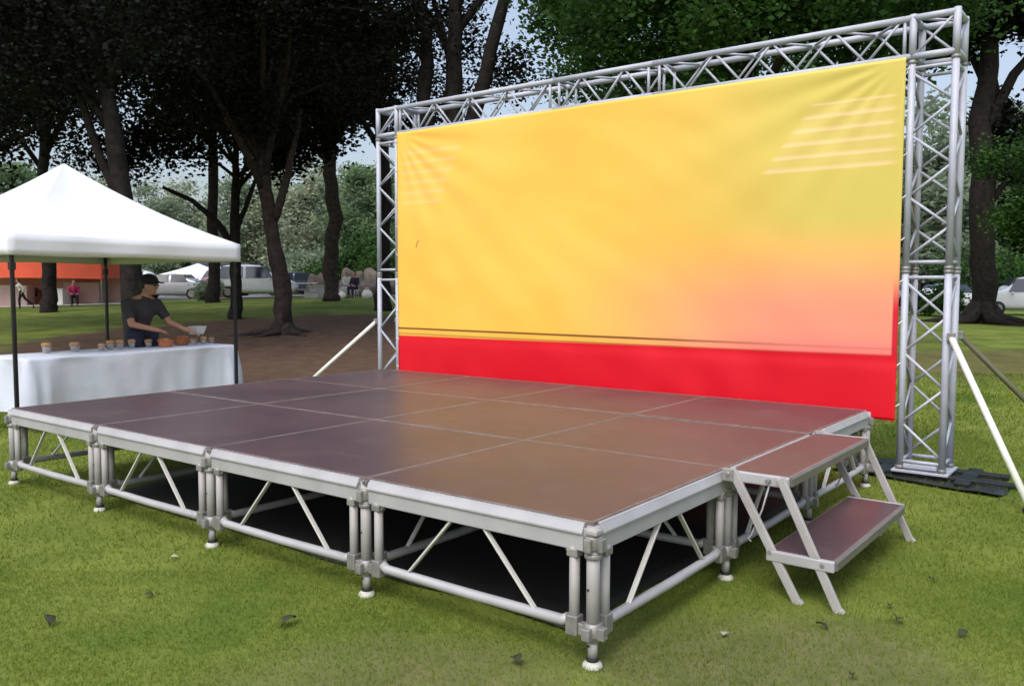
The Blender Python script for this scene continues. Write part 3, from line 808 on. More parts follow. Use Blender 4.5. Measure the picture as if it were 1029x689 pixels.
def rock(px, D, w, h, seed, label, dz=0.0):
    rng = random.Random(seed)
    off = Vector((rng.random() * 9, rng.random() * 9, 0))
    mb = MB()
    mb.blob((0, 0, h * .38), (w / 2, w / 2.4, h * .62), None, 20, 14, lambda v: 1 + .45 * noise.noise(v * 1.6 + off) + .12 * noise.noise(v * 5 + off))
    o = mb.build('boulder', M['rock'])
    o.location = atg(px, D, dz); o.rotation_euler = (0, 0, rng.random() * 3)
    return tag(o, label, 'boulder', 'tan boulders at the crest')
rock(372, 46, 2.0, .9, 1, 'wide tan boulder left of the left tower')
rock(378, 50, 2.2, 1.5, 2, 'tall tan boulder at the back beside the left tower')
rock(354, 49, 1.4, 1.5, 3, 'tan boulder behind the two seated people')
rock(319, 47.5, 1.0, 1.3, 4, 'grey brown boulder left of the bent trunk')
# ------------------------------------------------------------------ the stage
MOD = 1.22
H = 0.549
NX, NY = 4, 3
stage = empty('portable_stage', (0, 0, 0), 0, 'low portable stage with brown plywood deck on an aluminium tube frame', 'stage')
DT = 0.020
def deck_panel(i, j):
    x1 = -i * MOD - 0.0015; x0 = -(i + 1) * MOD + 0.0015
    y0 = j * MOD + 0.0015; y1 = (j + 1) * MOD - 0.0015
    rw = 0.014
    mb = MB(); mb.box(((x0 + x1) / 2, (y0 + y1) / 2, H - DT / 2), (x1 - x0 - 2 * rw, y1 - y0 - 2 * rw, DT))
    p = mb.build('deck_panel', M['deck'], stage)
    cx_, cy_ = (x0 + x1) / 2, (y0 + y1) / 2
    rr_ = random.Random(i * 7 + j * 31)
    p.matrix_local = Matrix.Translation((cx_, cy_, H + rr_.uniform(-.0015, .0015))) @ Matrix.Rotation(rr_.uniform(-.002, .002), 4, 'X') @ Matrix.Rotation(rr_.uniform(-.002, .002), 4, 'Y') @ Matrix.Translation((-cx_, -cy_, -H))
    rb = MB()
    zc = H - 0.014; hh = 0.030
    for yy in (y0 + rw / 2, y1 - rw / 2): rb.box(((x0 + x1) / 2, yy, zc), (x1 - x0, rw, hh))
    for xx in (x0 + rw / 2, x1 - rw / 2): rb.box((xx, (y0 + y1) / 2, zc), (rw, y1 - y0 - 2 * rw, hh))
    rb.build('rim', M['alu_rim'], p, 0.0015)
    return p
M['alu_rim'] = pmat('worn_panel_rim', (0.185, 0.145, 0.14), 0.5, 0.2, 0.25, 14)
for i in range(NX):
    for j in range(NY): deck_panel(i, j)

# perimeter rails with a bright sloping lip, one per module, notched at the joints
def rail(a, b, out):
    a = Vector(a); b = Vector(b); out = Vector(out)
    t = (b - a).normalized(); g = 0.035
    a2 = a + t * g; b2 = b - t * g
    prof = [(-.016, H - .004), (.010, H - .004), (.012, H - .010), (.027, H - .038), (.027, H - .046), (.018, H - .048), (.018, H - .108), (.015, H - .112), (-.016, H - .112)]
    vs = [a2 + out * d + Vector((0, 0, z)) for d, z in prof] + [b2 + out * d + Vector((0, 0, z)) for d, z in prof]
    n = len(prof)
    fs = [tuple(range(n)), tuple(range(2 * n - 1, n - 1, -1))] + [(k, k + n, (k + 1) % n + n, (k + 1) % n) for k in range(n)]
    mb = MB(); mb.add(vs, fs)
    # plain inner rail bridging the joints
    mb.box((a + b) / 2 + Vector((0, 0, H - .066)) - out * .001, (abs((b - a).x) + abs(out.x) * .026, abs((b - a).y) + abs(out.y) * .026, .085))
    o = mb.build('edge_rail', M['alu_rail'], stage, 0.002)
    return o
for i in range(NX):
    rail((-(i + 1) * MOD, 0, 0), (-i * MOD, 0, 0), (0, -1, 0))
    rail((-(i + 1) * MOD, NY * MOD, 0), (-i * MOD, NY * MOD, 0), (0, 1, 0))
for j in range(NY):
    rail((0, j * MOD, 0), (0, (j + 1) * MOD, 0), (1, 0, 0))
    rail((-NX * MOD, j * MOD, 0), (-NX * MOD, (j + 1) * MOD, 0), (-1, 0, 0))

# side frames: origin at one joint, running along +x for MOD
M['brace'] = pmat('bright_flat_bar', (0.58, 0.57, 0.54), 0.5, 0.1, 0.06, 8)
def make_frame():
    f = empty('side_frame', (0, 0, 0), 0, parent=stage)
    u = 0.094
    MB().bar((u, 0, .437 + .02), (MOD - u, 0, .437 + .02), .03, .028).build('top_tube', M['alu'], f, .003)
    b = MB(); b.path([(u + .012, 0, .165), (u + .04, 0, .150), (MOD / 2, 0, .146), (MOD - u - .04, 0, .150), (MOD - u - .012, 0, .165)], .0215, 12)
    b.build('bottom_tube', M['alu_rail'], f)
    for x in (u - .012, MOD - u + .012):
        t = MB(); t.tube((x, 0, .105), (x, 0, .450), .0205, n=14); t.build('upright', M['alu'], f)
        s = MB(); sgn = 1 if x < .5 else -1
        s.box((x, 0, .147), (.052, .050, .075)); s.build('socket', M['galv'], f, .004); s = MB(); s.box((x, 0, .425), (.048, .046, .03))
        # little gusset that softens the corner
        s.prism([(x + sgn * .018, .443), (x + sgn * .052, .443), (x + sgn * .018, .405)], 'y', -.008, .008)
        s.build('socket', M['galv'], f, .004)
    for (a, c) in (((.69, .446), (.955, .158)), ((.525, .446), (.258, .158))):
        # flat bar braces, / and \
        pass
    for (a, c) in (((.527, 0, .446), (.262, 0, .158)), ((.693, 0, .446), (.958, 0, .158))):
        t = MB(); t.bar(a, c, .010, .022, (0, 1, 0)); t.build('brace', M['brace'], f, .002)
    return f
def place_frame(o, x, y, rz):
    o.location = (x, y, 0); o.rotation_euler = (0, 0, rz)
fr0 = make_frame()
first = True
for j in range(NY + 1):
    for i in range(NX):
        o = fr0 if first else copy_tree(fr0, stage)
        first = False
        place_frame(o, -(i + 1) * MOD, j * MOD, 0)
for i in range(NX + 1):
    for j in range(NY):
        o = copy_tree(fr0, stage); place_frame(o, -i * MOD, j * MOD, PI / 2)

# legs at every joint
def make_leg():
    l = MB()
    l.tube((0, 0, .10), (0, 0, .535), .025, n=18)
    l.tube((0, 0, .035), (0, 0, .105), .019, n=16)
    L = l.build('leg', M['alu'], stage)
    c = MB()
    for zc, hh in ((.475, .055), (.425, .022)):
        c.lathe([(.027, zc - hh / 2), (.034, zc - hh / 2 + .004), (.034, zc + hh / 2 - .004), (.027, zc + hh / 2)], n=18)
    for a in range(4):
        d = Vector((math.cos(a * PI / 2), math.sin(a * PI / 2), 0))
        c.box(d * .036 + Vector((0, 0, .47)), (.022 if a % 2 == 0 else .03, .03 if a % 2 == 0 else .022, .05))
    c.build('top_clamp', M['galv'], L, .003)
    c = MB()
    c.lathe([(.026, .115), (.034, .120), (.034, .165), (.026, .172)], n=18)
    for a in range(4):
        d = Vector((math.cos(a * PI / 2), math.sin(a * PI / 2), 0))
        c.box(d * .042 + Vector((0, 0, .138)), (.028 if a % 2 == 0 else .034, .034 if a % 2 == 0 else .028, .046))
    c.tube((.0, -.03, .15), (0, -.052, .15), .006, n=8)
    c.build('bottom_clamp', M['galv'], L, .003)
    f = MB(); f.lathe([(.024, .026), (.026, .034), (.014, .046), (.014, .052)], n=16); f.build('lock_nut', M['black_rubber'], L)
    f = MB(); f.lathe([(.036, -.004), (.040, .006), (.034, .018), (.022, .027), (.012, .029)], n=18); f.build('foot', M['foot_white'], L)
    f = MB()
    for z in (.30, .085): f.tube((-.006, -.0275 if z > .1 else -.0205, z), (-.006, -.024 if z > .1 else -.018, z), .005, n=8)
    f.build('pin_hole', M['black_rubber'], L)
    return L
leg0 = make_leg(); first = True
for i in range(NX + 1):
    for j in range(NY + 1):
        o = leg0 if first else copy_tree(leg0, stage)
        first = False
        o.location = (-i * MOD, j * MOD, 0)
# latches in the notches between rails on the near edges
for i in range(1, NX):
    mb = MB(); mb.box((-i * MOD, -.012, H - .020), (.046, .020, .020)); mb.box((-i * MOD + .012, -.018, H - .012), (.012, .03, .012)); mb.box((-i * MOD - .016, -.018, H - .022), (.010, .024, .016))
    mb.build('latch', M['galv'], stage, .002)
mb = MB(); mb.box((.008, -.008, H - .030), (.05, .05, .022)); mb.build('corner_cap', M['alu'], stage, .006)

# added black sheet, stands in for the deep shade under the stage
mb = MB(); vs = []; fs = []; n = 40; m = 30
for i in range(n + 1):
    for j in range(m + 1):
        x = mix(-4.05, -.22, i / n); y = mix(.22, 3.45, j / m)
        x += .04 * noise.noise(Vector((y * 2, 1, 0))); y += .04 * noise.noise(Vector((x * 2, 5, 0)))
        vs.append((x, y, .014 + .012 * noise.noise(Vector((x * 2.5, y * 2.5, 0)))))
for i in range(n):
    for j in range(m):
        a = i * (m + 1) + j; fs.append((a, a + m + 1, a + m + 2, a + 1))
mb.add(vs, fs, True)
o = mb.build('stage_shade_sheet', M['black_rubber']); sm_ = o.modifiers.new('s', 'SOLIDIFY'); sm_.thickness = .003
tag(o, 'added black sheet standing in for the deep shade under the stage', 'sheet')

# ------------------------------------------------------------------ stairs
st = empty('stage_steps', (0, 0, 0), 0, 'two tread aluminium steps with brown plywood treads hooked on the stage side', 'steps')
Y0, Y1 = 1.13, 2.42
def tread(x0, x1, z, y0, y1, front):
    mb = MB(); mb.box(((x0 + x1) / 2, (y0 + y1) / 2, z - .010), (x1 - x0 - .012, y1 - y0 - .03, .020))
    t = mb.build('tread', M['deck'], st, .002)
    for yy in (y0, y1):
        e = MB(); e.box(((x0 + x1) / 2, yy, z - .024), (x1 - x0 + .01, .028, .050)); e.build('end_bar', M['alu_rail'], t, .006)
    e = MB()
    e.prism([(x1 - .006, z - .045), (x1 + .012, z - .045), (x1 + .012, z - .010), (x1 + .004, z + .001), (x1 - .006, z + .001)], 'y', y0 + .016, y1 - .016)
    e.build('edge_trim', M['dull_rail'], t)
    e = MB(); e.box((x0 + .002, (y0 + y1) / 2, z - .024), (.012, y1 - y0 - .03, .042)); e.build('edge_trim', M['dull_rail'], t)
M['dull_rail'] = pmat('brown_anodised_edge', (0.22, 0.19, 0.18), 0.4, 0.4, 0.12, 8)
tread(.045, .330, H + .012, Y0, Y1, True)
tread(.250, .545, .222, Y0 - .02, Y1 - .06, True)
for yy in (Y0 - .020, Y1 + .018):
    for (x0, z0, x1) in ((.065, .575, .392), (.300, .560, .572)):
        mb = MB(); mb.bar((x0, yy, z0), (x1, yy, 0.0), .040, .022, (0, 1, 0)); mb.bar((x1 - .004, yy, .008), (x1 + .012, yy, -.010), .046, .028, (0, 1, 0))
        mb.build('leg', M['alu'], st, .005)
    mb = MB(); mb.box((.055, yy, H - .006), (.055, .034, .060)); mb.tube((.055, yy - .022, H), (.055, yy + .022, H), .012, n=10); mb.build('hook', M['galv'], st, .004)
    mb = MB(); mb.tube((.245, yy - .02, H - .01), (.245, yy + .02, H - .01), .010, n=10); mb.build('bolt', M['galv'], st)
    mb = MB(); mb.path([(.250, yy + .012 * (1 if yy < 2 else -1), .535), (.215, yy + .012, .40), (.165, yy + .012, .27), (.150, yy + .012, .255), (.165, yy + .012, .24)], .0045, 6)
    mb.build('strut', M['alu_rail'], st)
    for (x, z) in ((.262, .215), (.500, .200)):
        mb = MB(); mb.tube((x, yy - .018, z), (x, yy + .018, z), .010, n=10); mb.build('bolt', M['galv'], st)

# ------------------------------------------------------------------ truss goal post
TY = 4.196
CW = 0.290       # chord spacing
CR = 0.0265
tr = empty('truss_frame', (-2.55, TY, 0), 0, 'tall rectangular frame of silver box truss holding the banner behind the stage', 'truss')
TO = Vector((-2.55, TY, 0))
def lat(mb, a, b, r=.0105): mb.tube(Vector(a) - TO, Vector(b) - TO, r, n=8)
def seg_vert(x0, z0, z1, flip=0):
    """vertical box truss segment with chords at x0, x0+CW and TY, TY+CW"""
    s = empty('tower_segment', (0, 0, 0), 0, parent=tr)
    for (cx, cy) in ((x0, TY), (x0 + CW, TY), (x0, TY + CW), (x0 + CW, TY + CW)):
        mb = MB(); lat(mb, (cx, cy, z0), (cx, cy, z1), CR); 
        mb.build('chord', M['truss'], s)
    faces = [((x0, TY), (x0 + CW, TY)), ((x0 + CW, TY), (x0 + CW, TY + CW)), ((x0 + CW, TY + CW), (x0, TY + CW)), ((x0, TY + CW), (x0, TY))]
    za, zb = z0 + .085, z1 - .085
    n = max(2, int(round((zb - za) / .245)))
    for k, (p, q) in enumerate(faces):
        mb = MB()
        for z in (za - .03, zb + .03): lat(mb, (p[0], p[1], z), (q[0], q[1], z), .0135)
        for i in range(n):
            za_, zb_ = mix(za, zb, i / n), mix(za, zb, (i + 1) / n)
            if (i + k + flip) % 2: lat(mb, (p[0], p[1], za_), (q[0], q[1], zb_))
            else: lat(mb, (q[0], q[1], za_), (p[0], p[1], zb_))
        mb.build('lacing', M['truss'], s)
    for (cx, cy) in ((x0, TY), (x0 + CW, TY), (x0, TY + CW), (x0 + CW, TY + CW)):
        for z in (z0 + .012, z1 - .012): mb = MB(); mb.lathe([(CR + .003, z - .012), (CR + .006, z - .008), (CR + .006, z + .008), (CR + .003, z + .012)], c=Vector((cx, cy, 0)) - TO, n=12); mb.build('coupler', M['galv'], s)
    return s
def seg_horiz(x0, x1, z0, dz, flip=0):
    s = empty('beam_segment', (0, 0, 0), 0, parent=tr)
    cs = [(TY, z0), (TY, z0 + dz), (TY + CW, z0 + dz), (TY + CW, z0)]
    for (cy, cz) in cs:
        mb = MB(); lat(mb, (x0, cy, cz), (x1, cy, cz), CR); mb.build('chord', M['truss'], s)
    xa, xb = x0 + .07, x1 - .07
    n = max(2, int(round((xb - xa) / .235)))
    for k in range(4):
        p, q = cs[k], cs[(k + 1) % 4]
        mb = MB()
        for x in (xa - .02, xb + .02): lat(mb, (x, p[0], p[1]), (x, q[0], q[1]), .0135)
        for i in range(n):
            xc, xd = mix(xa, xb, i / n), mix(xa, xb, (i + 1) / n)
            if (i + k + flip) % 2: lat(mb, (xc, p[0], p[1]), (xd, q[0], q[1]))
            else: lat(mb, (xc, q[0], q[1]), (xd, p[0], p[1]))
        mb.build('lacing', M['truss'], s)
    return s
XL, XR = -5.475, 0.105
ZB = 3.100; DZ = 0.275
for x0 in (XL, XR):
    seg_vert(x0, .06, 1.545, 0); seg_vert(x0, 1.548, ZB - .03, 1)
    # corner block
    s = empty('corner_block', (0, 0, 0), 0, parent=tr)
    mb = MB()
    for cx in (x0, x0 + CW):
        for cy in (TY, TY + CW): lat(mb, (cx, cy, ZB - .028), (cx, cy, ZB + DZ + CR), CR)
    for z in (ZB, ZB + DZ):
        for cy in (TY, TY + CW): lat(mb, (x0, cy, z), (x0 + CW, cy, z), CR - .001)
        for cx in (x0, x0 + CW): lat(mb, (cx, TY, z), (cx, TY + CW, z), CR - .001)
    mb.build('chord', M['truss'], s)
    mb = MB()
    lat(mb, (x0, TY, ZB), (x0 + CW, TY, ZB + DZ)); lat(mb, (x0, TY + CW, ZB + DZ), (x0 + CW, TY + CW, ZB))
    lat(mb, (x0, TY, ZB + DZ), (x0 + CW, TY + CW, ZB + DZ))
    lat(mb, (x0 if x0 < -2 else x0 + CW, TY, ZB), (x0 if x0 < -2 else x0 + CW, TY + CW, ZB + DZ))
    mb.build('lacing', M['truss'], s)
xs = [XL + CW + .004, -3.070, -2.010, XR - .004]
for k in range(3): seg_horiz(xs[k] + .003, xs[k + 1] - .003, ZB, DZ, k % 2)
# bases
for x0 in (XL, XR):
    s = empty('base', (0, 0, 0), 0, parent=tr)
    c = Vector((x0 + CW / 2, TY + CW / 2, 0)) - TO
    mb = MB(); mb.box(c + Vector((0, 0, .045)), (CW + .10, CW + .10, .018)); mb.box(c + Vector((0, -CW / 2 - .01, .085)), (CW - .06, .04, .03))
    mb.build('base_plate', M['truss'], s, .003)
    mb = MB()
    mb.box(c + Vector((.02, -.12, .022)), (1.25, .09, .026)); mb.box(c + Vector((.02, .17, .022)), (1.05, .09, .026))
    mb.box(c + Vector((.30, .02, .020)), (.10, .62, .022)); mb.box(c + Vector((-.28, .02, .020)), (.10, .62, .022))
    mb.build('cross_beam', M['black_steel'], s, .004)
mb = MB()
c = Vector((XR + CW / 2, TY + CW / 2, 0)) - TO
nx, ny = 16, 9; vs = []; fs = []
for i in range(nx + 1):
    for j in range(ny + 1):
        u, v = i / nx, j / ny
        x = mix(-.62, .56, u) + .04 * math.sin(v * 5); y = mix(-.34, .30, v) + .05 * math.sin(u * 4 + 1) - .10 * u * (1 - v)
        vs.append(c + Vector((x, y, .006 + .020 * max(0, noise.noise(Vector((u * 5, v * 3, 4)))) + (.018 if j in (0, ny) else 0))))
for i in range(nx):
    for j in range(ny):
        a = i * (ny + 1) + j; fs.append((a, a + ny + 1, a + ny + 2, a + 1))
mb.add(vs, fs, True)
matobj = mb.build('ground_mat', M['black_steel'])
matobj.location = TO
sm = matobj.modifiers.new('solid', 'SOLIDIFY'); sm.thickness = .006
tag(matobj, 'crumpled black mat under the foot of the right tower', 'mat')
# outriggers
def outrigger(a, b, mat, r=.021):
    mb = MB(); a = Vector(a) - TO; b = Vector(b) - TO
    mb.tube(a, b, r, n=14)
    o = mb.build('outrigger', mat, tr)
    k = MB(); k.box(a, (.05, .05, .06)); k.build('clamp', M['galv'], o, .004)
    k = MB(); k.lathe([(.05, 0), (.05, .012), (.02, .018), (.012, .04)], c=b + Vector((0, 0, -.005)), n=14); k.build('pad', M['black_rubber'], o)
outrigger((XR + CW + .035, TY - .02, 1.06), (1.035, 3.53, .02), M['white_tube'], .023)
outrigger((XR + CW + .035, TY + CW + .02, 1.06), (1.35, 4.90, .02), M['shaded_tube'])
outrigger((XL - .035, TY - .02, 1.02), (-6.45, 3.55, .02), M['white_tube'])
outrigger((XL - .035, TY + CW + .02, 1.02), (-6.2, 5.2, .02), M['shaded_tube'])

# ------------------------------------------------------------------ banner
def banner():
    x0, x1, z0, z1 = -5.145, .072, .415, 3.095
    nx, nz = 210, 110
    us = np.linspace(0, 1, nx + 1); vs_ = np.linspace(0, 1, nz + 1)
    Ug, Vg = np.meshgrid(us, vs_, indexing='ij')
    X = x0 + (x1 - x0) * Ug; Z = z0 + (z1 - z0) * Vg
    n = np.zeros_like(Ug)
    for i in range(nx + 1):
        for j in range(nz + 1):
            n[i, j] = noise.noise(Vector((Ug[i, j] * 5.2, Vg[i, j] * 3.0, 2.0))) * .6 + noise.noise(Vector((Ug[i, j] * 12 + Vg[i, j] * 7, Vg[i, j] * 5, 7.0))) * .22
    edge = np.minimum(1, np.minimum(Ug, 1 - Ug) * 14) * np.minimum(1, (1 - Vg) * 10)
    Yd = TY - .040 - .020 * n * (.3 + edge) 
    # diagonal tension folds from the top corners and a roll along the red band
    for (cu, cv, sg) in ((0, 1, 1), (1, 1, -1)):
        du = (Ug - cu) * sg; dv = cv - Vg
        ang = np.arctan2(dv, du * 1.9)
        r = np.sqrt(du ** 2 * 3.6 + dv ** 2)
        Yd -= .007 * np.sin(ang * 22) * np.exp(-r * 2.2) * np.minimum(1, r * 8)
    Yd += .006 * np.exp(-((Vg - .17) / .02) ** 2)
    Yd -= .008 * np.sin(Ug * 50 + 3 * np.sin(Ug * 9)) * np.exp(-(Vg / .12))
    Z = Z + .008 * np.sin(Ug * 40) * (Vg < .001)
    V = np.stack([X.ravel() + 2.55, Yd.ravel() - TY, Z.ravel()], 1)
    idx = np.arange(V.shape[0]).reshape(nx + 1, nz + 1)
    F = np.stack([idx[:-1, :-1], idx[1:, :-1], idx[1:, 1:], idx[:-1, 1:]], -1).reshape(-1, 4)
    root = empty('banner', TO, 0, 'wide yellow and orange banner with a red foot band tied inside the truss frame', 'banner')
    o = np_mesh('fabric', V, F, M['banner'], root, True)
    uvl = o.data.uv_layers.new(name='UVMap')
    UV = np.stack([Ug.ravel(), Vg.ravel()], 1)[F.ravel()]
    uvl.data.foreach_set('uv', UV.astype(np.float32).ravel())
    s = o.modifiers.new('solid', 'SOLIDIFY'); s.thickness = .002
    mb = MB()
    for k in range(9):
        z = mix(z0 + .1, z1 - .1, k / 8)
        mb.tube((x1 + 2.54, -.035, z), (XR + 2.55 - .01, -.02, z + .03), .004, n=6)
        mb.tube((x0 + 2.56, -.035, z), (XL + CW + 2.55, -.025, z + .02), .004, n=6)
    for k in range(15):
        x = mix(x0 + .15, x1 - .15, k / 14) + 2.55
        mb.tube((x, -.035, z1 - .01), (x + .02, -.02, ZB), .004, n=6)
    mb.build('tie', M['white_card'], root)
    hem = MB()
    hem.path([(x0 + 2.55 + (x1 - x0) * k / 60, -.040 - .008 * math.sin(k / 60 * 50), z0 + .006 + .006 * math.sin(k * .7)) for k in range(61)], .007, 6)
    hem.build('bottom_hem', M['red_canvas'], root)
banner()

# ------------------------------------------------------------------ white pop-up tent
tN = at(12, 7.85); tR = at(240, 10.04)
e1 = (tR - tN); e1.z = 0; SZ = e1.length; e1.normalize(); e2 = Vector((-e1.y, e1.x, 0))
cen = tN + (e1 + e2) * SZ / 2
tent = empty('pop_up_tent', (cen.x, cen.y, 0), math.atan2(e1.y, e1.x), 'white pop up tent with a peaked canopy on black poles left of the stage', 'tent')
hs = SZ / 2
ZV0, ZV1, ZP = 1.700, 1.900, 2.775
def canopy():
    n = 24; m = 28; vs = []; fs = []
    E = hs + .022
    cs = [(-1, -1), (1, -1), (1, 1), (-1, 1)]
    for j in range(m + 1):
        d = j / m; h = 1 - d
        for k in range(4):
            a = Vector(cs[k]) * E * d; b = Vector(cs[(k + 1) % 4]) * E * d
            for i in range(n):
                t = i / n; p = a.lerp(b, t)
                side = math.sin(PI * t) ** .8
                prof = h * (.70 + .30 * h)
                z = ZV1 + (ZP - ZV1) * prof - .060 * side * math.sin(PI * min(1, h)) - .014 * side * d ** 8
                z += .005 * noise.noise(Vector((p.x * 2.2, p.y * 2.2, 1))) * side
                vs.append((p.x, p.y, z))
    N = 4 * n
    for j in range(m):
        for i in range(N):
            i2 = (i + 1) % N
            fs.append((j * N + i, j * N + i2, (j + 1) * N + i2, (j + 1) * N + i))
    mb = MB(); mb.add(vs, fs, True)
    o = mb.build('canopy', M['tent_white'], tent)
    s = o.modifiers.new('solid', 'SOLIDIFY'); s.thickness = .003
    # valance
    mb = MB(); N = 36
    cs = [(-1, -1), (1, -1), (1, 1), (-1, 1)]
    for k in range(4):
        a = Vector(cs[k]) * (hs + .022); b = Vector(cs[(k + 1) % 4]) * (hs + .022)
        vs = []; fs = []
        nrm = Vector((b.y - a.y, a.x - b.x)).normalized()
        for i in range(N + 1):
            p = a.lerp(b, i / N); t = i / N; q = math.sin(PI * t)
            w = .012 * math.sin(t * 17 + k) * q
            for (zz, ww) in ((ZV1 + .004 - .012 * q, 0), (ZV1 - .07, .4), (ZV1 - .14, .8), (ZV0 - .008 * math.sin(t * 9 + k) * q, 1)):
                vs.append((p.x + nrm.x * w * ww, p.y + nrm.y * w * ww, zz))
        for i in range(N):
            for j in range(3):
                q_ = i * 4 + j; fs.append((q_, q_ + 1, q_ + 5, q_ + 4))
        mb.add(vs, fs, True)
    o = mb.build('valance', M['tent_white'], tent)
    s = o.modifiers.new('solid', 'SOLIDIFY'); s.thickness = .003
canopy()
for (sx, sy) in ((-1, -1), (1, -1), (1, 1), (-1, 1)):
    mb = MB()
    x, y = sx * (hs - .03), sy * (hs - .03)
    mb.box((x, y, .95), (.032, .032, 1.86)); mb.box((x, y, .45), (.026, .026, .9))
    o = mb.build('leg', M['black_pole'], tent, .003)
    k = MB(); k.box((x, y, .006), (.09, .09, .012)); k.build('foot_plate', M['black_pole'], o, .002)
    k = MB(); k.box((x, y, 1.60), (.05, .05, .07)); k.build('slider', M['black_rubber'], o, .003)
mb = MB()
for k in range(4):
    cs = [(-1, -1), (1, -1), (1, 1), (-1, 1)]
    a = Vector(cs[k]) * (hs - .03); b = Vector(cs[(k + 1) % 4]) * (hs - .03)
    for (t0, t1) in ((0, .5), (.5, 1)):
        p = a.lerp(b, t0); q = a.lerp(b, t1)
        mb.bar((p.x, p.y, 1.80), (q.x, q.y, 1.88), .012, .022); mb.bar((p.x, p.y, 1.88), (q.x, q.y, 1.80), .012, .022)
    mb.bar((a.x, a.y, 1.84), (a.x * .5, a.y * .5, 2.07), .012, .024); mb.bar((a.x * .5, a.y * .5, 2.07), (0, 0, 2.55), .012, .024)
mb.build('scissor_bars', M['black_pole'], tent)

# ------------------------------------------------------------------ serving table and cloth
pA = at(26, 8.10); pB = at(236, 10.16)
f1 = (pB - pA); f1.z = 0; TL = f1.length; f1.normalize(); f2 = Vector((-f1.y, f1.x, 0)); TWD = .74
tang = math.atan2(f1.y, f1.x)
tb = empty('serving_table', pA, tang, 'long folding table hidden under the white cloth', 'table')
mb = MB(); mb.box((TL / 2, TWD / 2, .700), (TL - .03, TWD - .03, .035)); mb.build('tabletop', M['white_paint'], tb, .005)
for x in (.2, TL - .2):
    for y in (.1, TWD - .1):
        mb = MB(); mb.tube((x, y, 0), (x, y, .69), .014, n=10); mb.build('leg', M['galv'], tb)
def cloth():
    top = .722
    vs = []; fs = []
    # outline around the table with folds
    per = []
    N1, N2 = 90, 30
    for i in range(N1): per.append((mix(0, TL, i / N1), 0, 0, -1))
    for i in range(N2): per.append((TL, mix(0, TWD, i / N2), 1, 0))
    for i in range(N1): per.append((mix(TL, 0, i / N1), TWD, 0, 1))
    for i in range(N2): per.append((0, mix(TWD, 0, i / N2), -1, 0))
    rows = [(1.0, 0, -.004), (0, .0, 0), (.0, .02, .35), (0, .09, .55), (0, .18, .75), (0, .30, .9), (0, .43, 1.0), (0, .53, 1.0)]
    n = len(per)
    for (sn, drop, amp) in rows:
        for k, (x, y, ax, ay) in enumerate(per):
            s = k * .085
            corner = max(0, 1 - min(math.hypot(x - a, y - b) for a in (0, TL) for b in (0, TWD)) / .28)
            w = 2.0 * (.012 * math.sin(s * 2.1 + 2 * math.sin(s * .7)) + .014 * noise.noise(Vector((s * 1.4, 3, drop * 2))) + .010 * math.sin(s * 5 + 1) * noise.noise(Vector((s * .6, 8, 0))))
            off = .010 + amp * w + corner * .045 * min(1, drop * 3) * (1 + .5 * math.sin(s * 14))
            cx = ax; cy = ay
            if sn == 1.0:
                vs.append((x, y, top)); continue
            z = top - .004 - drop + .004 * math.sin(s * 2) * (drop > .5)
            vs.append((x + cx * off, y + cy * off, z))
    for r in range(len(rows) - 1):
        for k in range(n):
            k2 = (k + 1) % n
            fs.append((r * n + k, (r + 1) * n + k, (r + 1) * n + k2, r * n + k2))
    mb = MB(); mb.add(vs, fs, True)
    # top grid with slight rumples
    gx_, gy_ = 60, 16; g = []; gf = []
    for i in range(gx_ + 1):
        for j in range(gy_ + 1):
            x = TL * i / gx_; y = TWD * j / gy_
            e = min(1, min(i, gx_ - i) / 2) * min(1, min(j, gy_ - j) / 2)
            g.append((x, y, top + e * (.004 + .006 * noise.noise(Vector((x * 4, y * 4, 5))))))
    for i in range(gx_):
        for j in range(gy_):
            a = i * (gy_ + 1) + j; gf.append((a, a + gy_ + 1, a + gy_ + 2, a + 1))
    mb.add(g, gf, True)
    o = mb.build('tablecloth', M['cloth'])
    o.location = pA; o.rotation_euler = (0, 0, tang)
    tag(o, 'white cloth draped over the long serving table under the white tent', 'tablecloth')
cloth()
def tpos(u, v, z=.728):
    p = pA + f1 * (u * TL) + f2 * v
    return Vector((p.x, p.y, z))
def u_of(px, v=.35):
    best = (9e9, 0)
    for k in range(201):
        p = tpos(k / 200, v) - CAM
        q = 514.5 + FPX * p.dot(RT) / p.dot(FW)
        if abs(q - px) < best[0]: best = (abs(q - px), k / 200)
    return best[1]
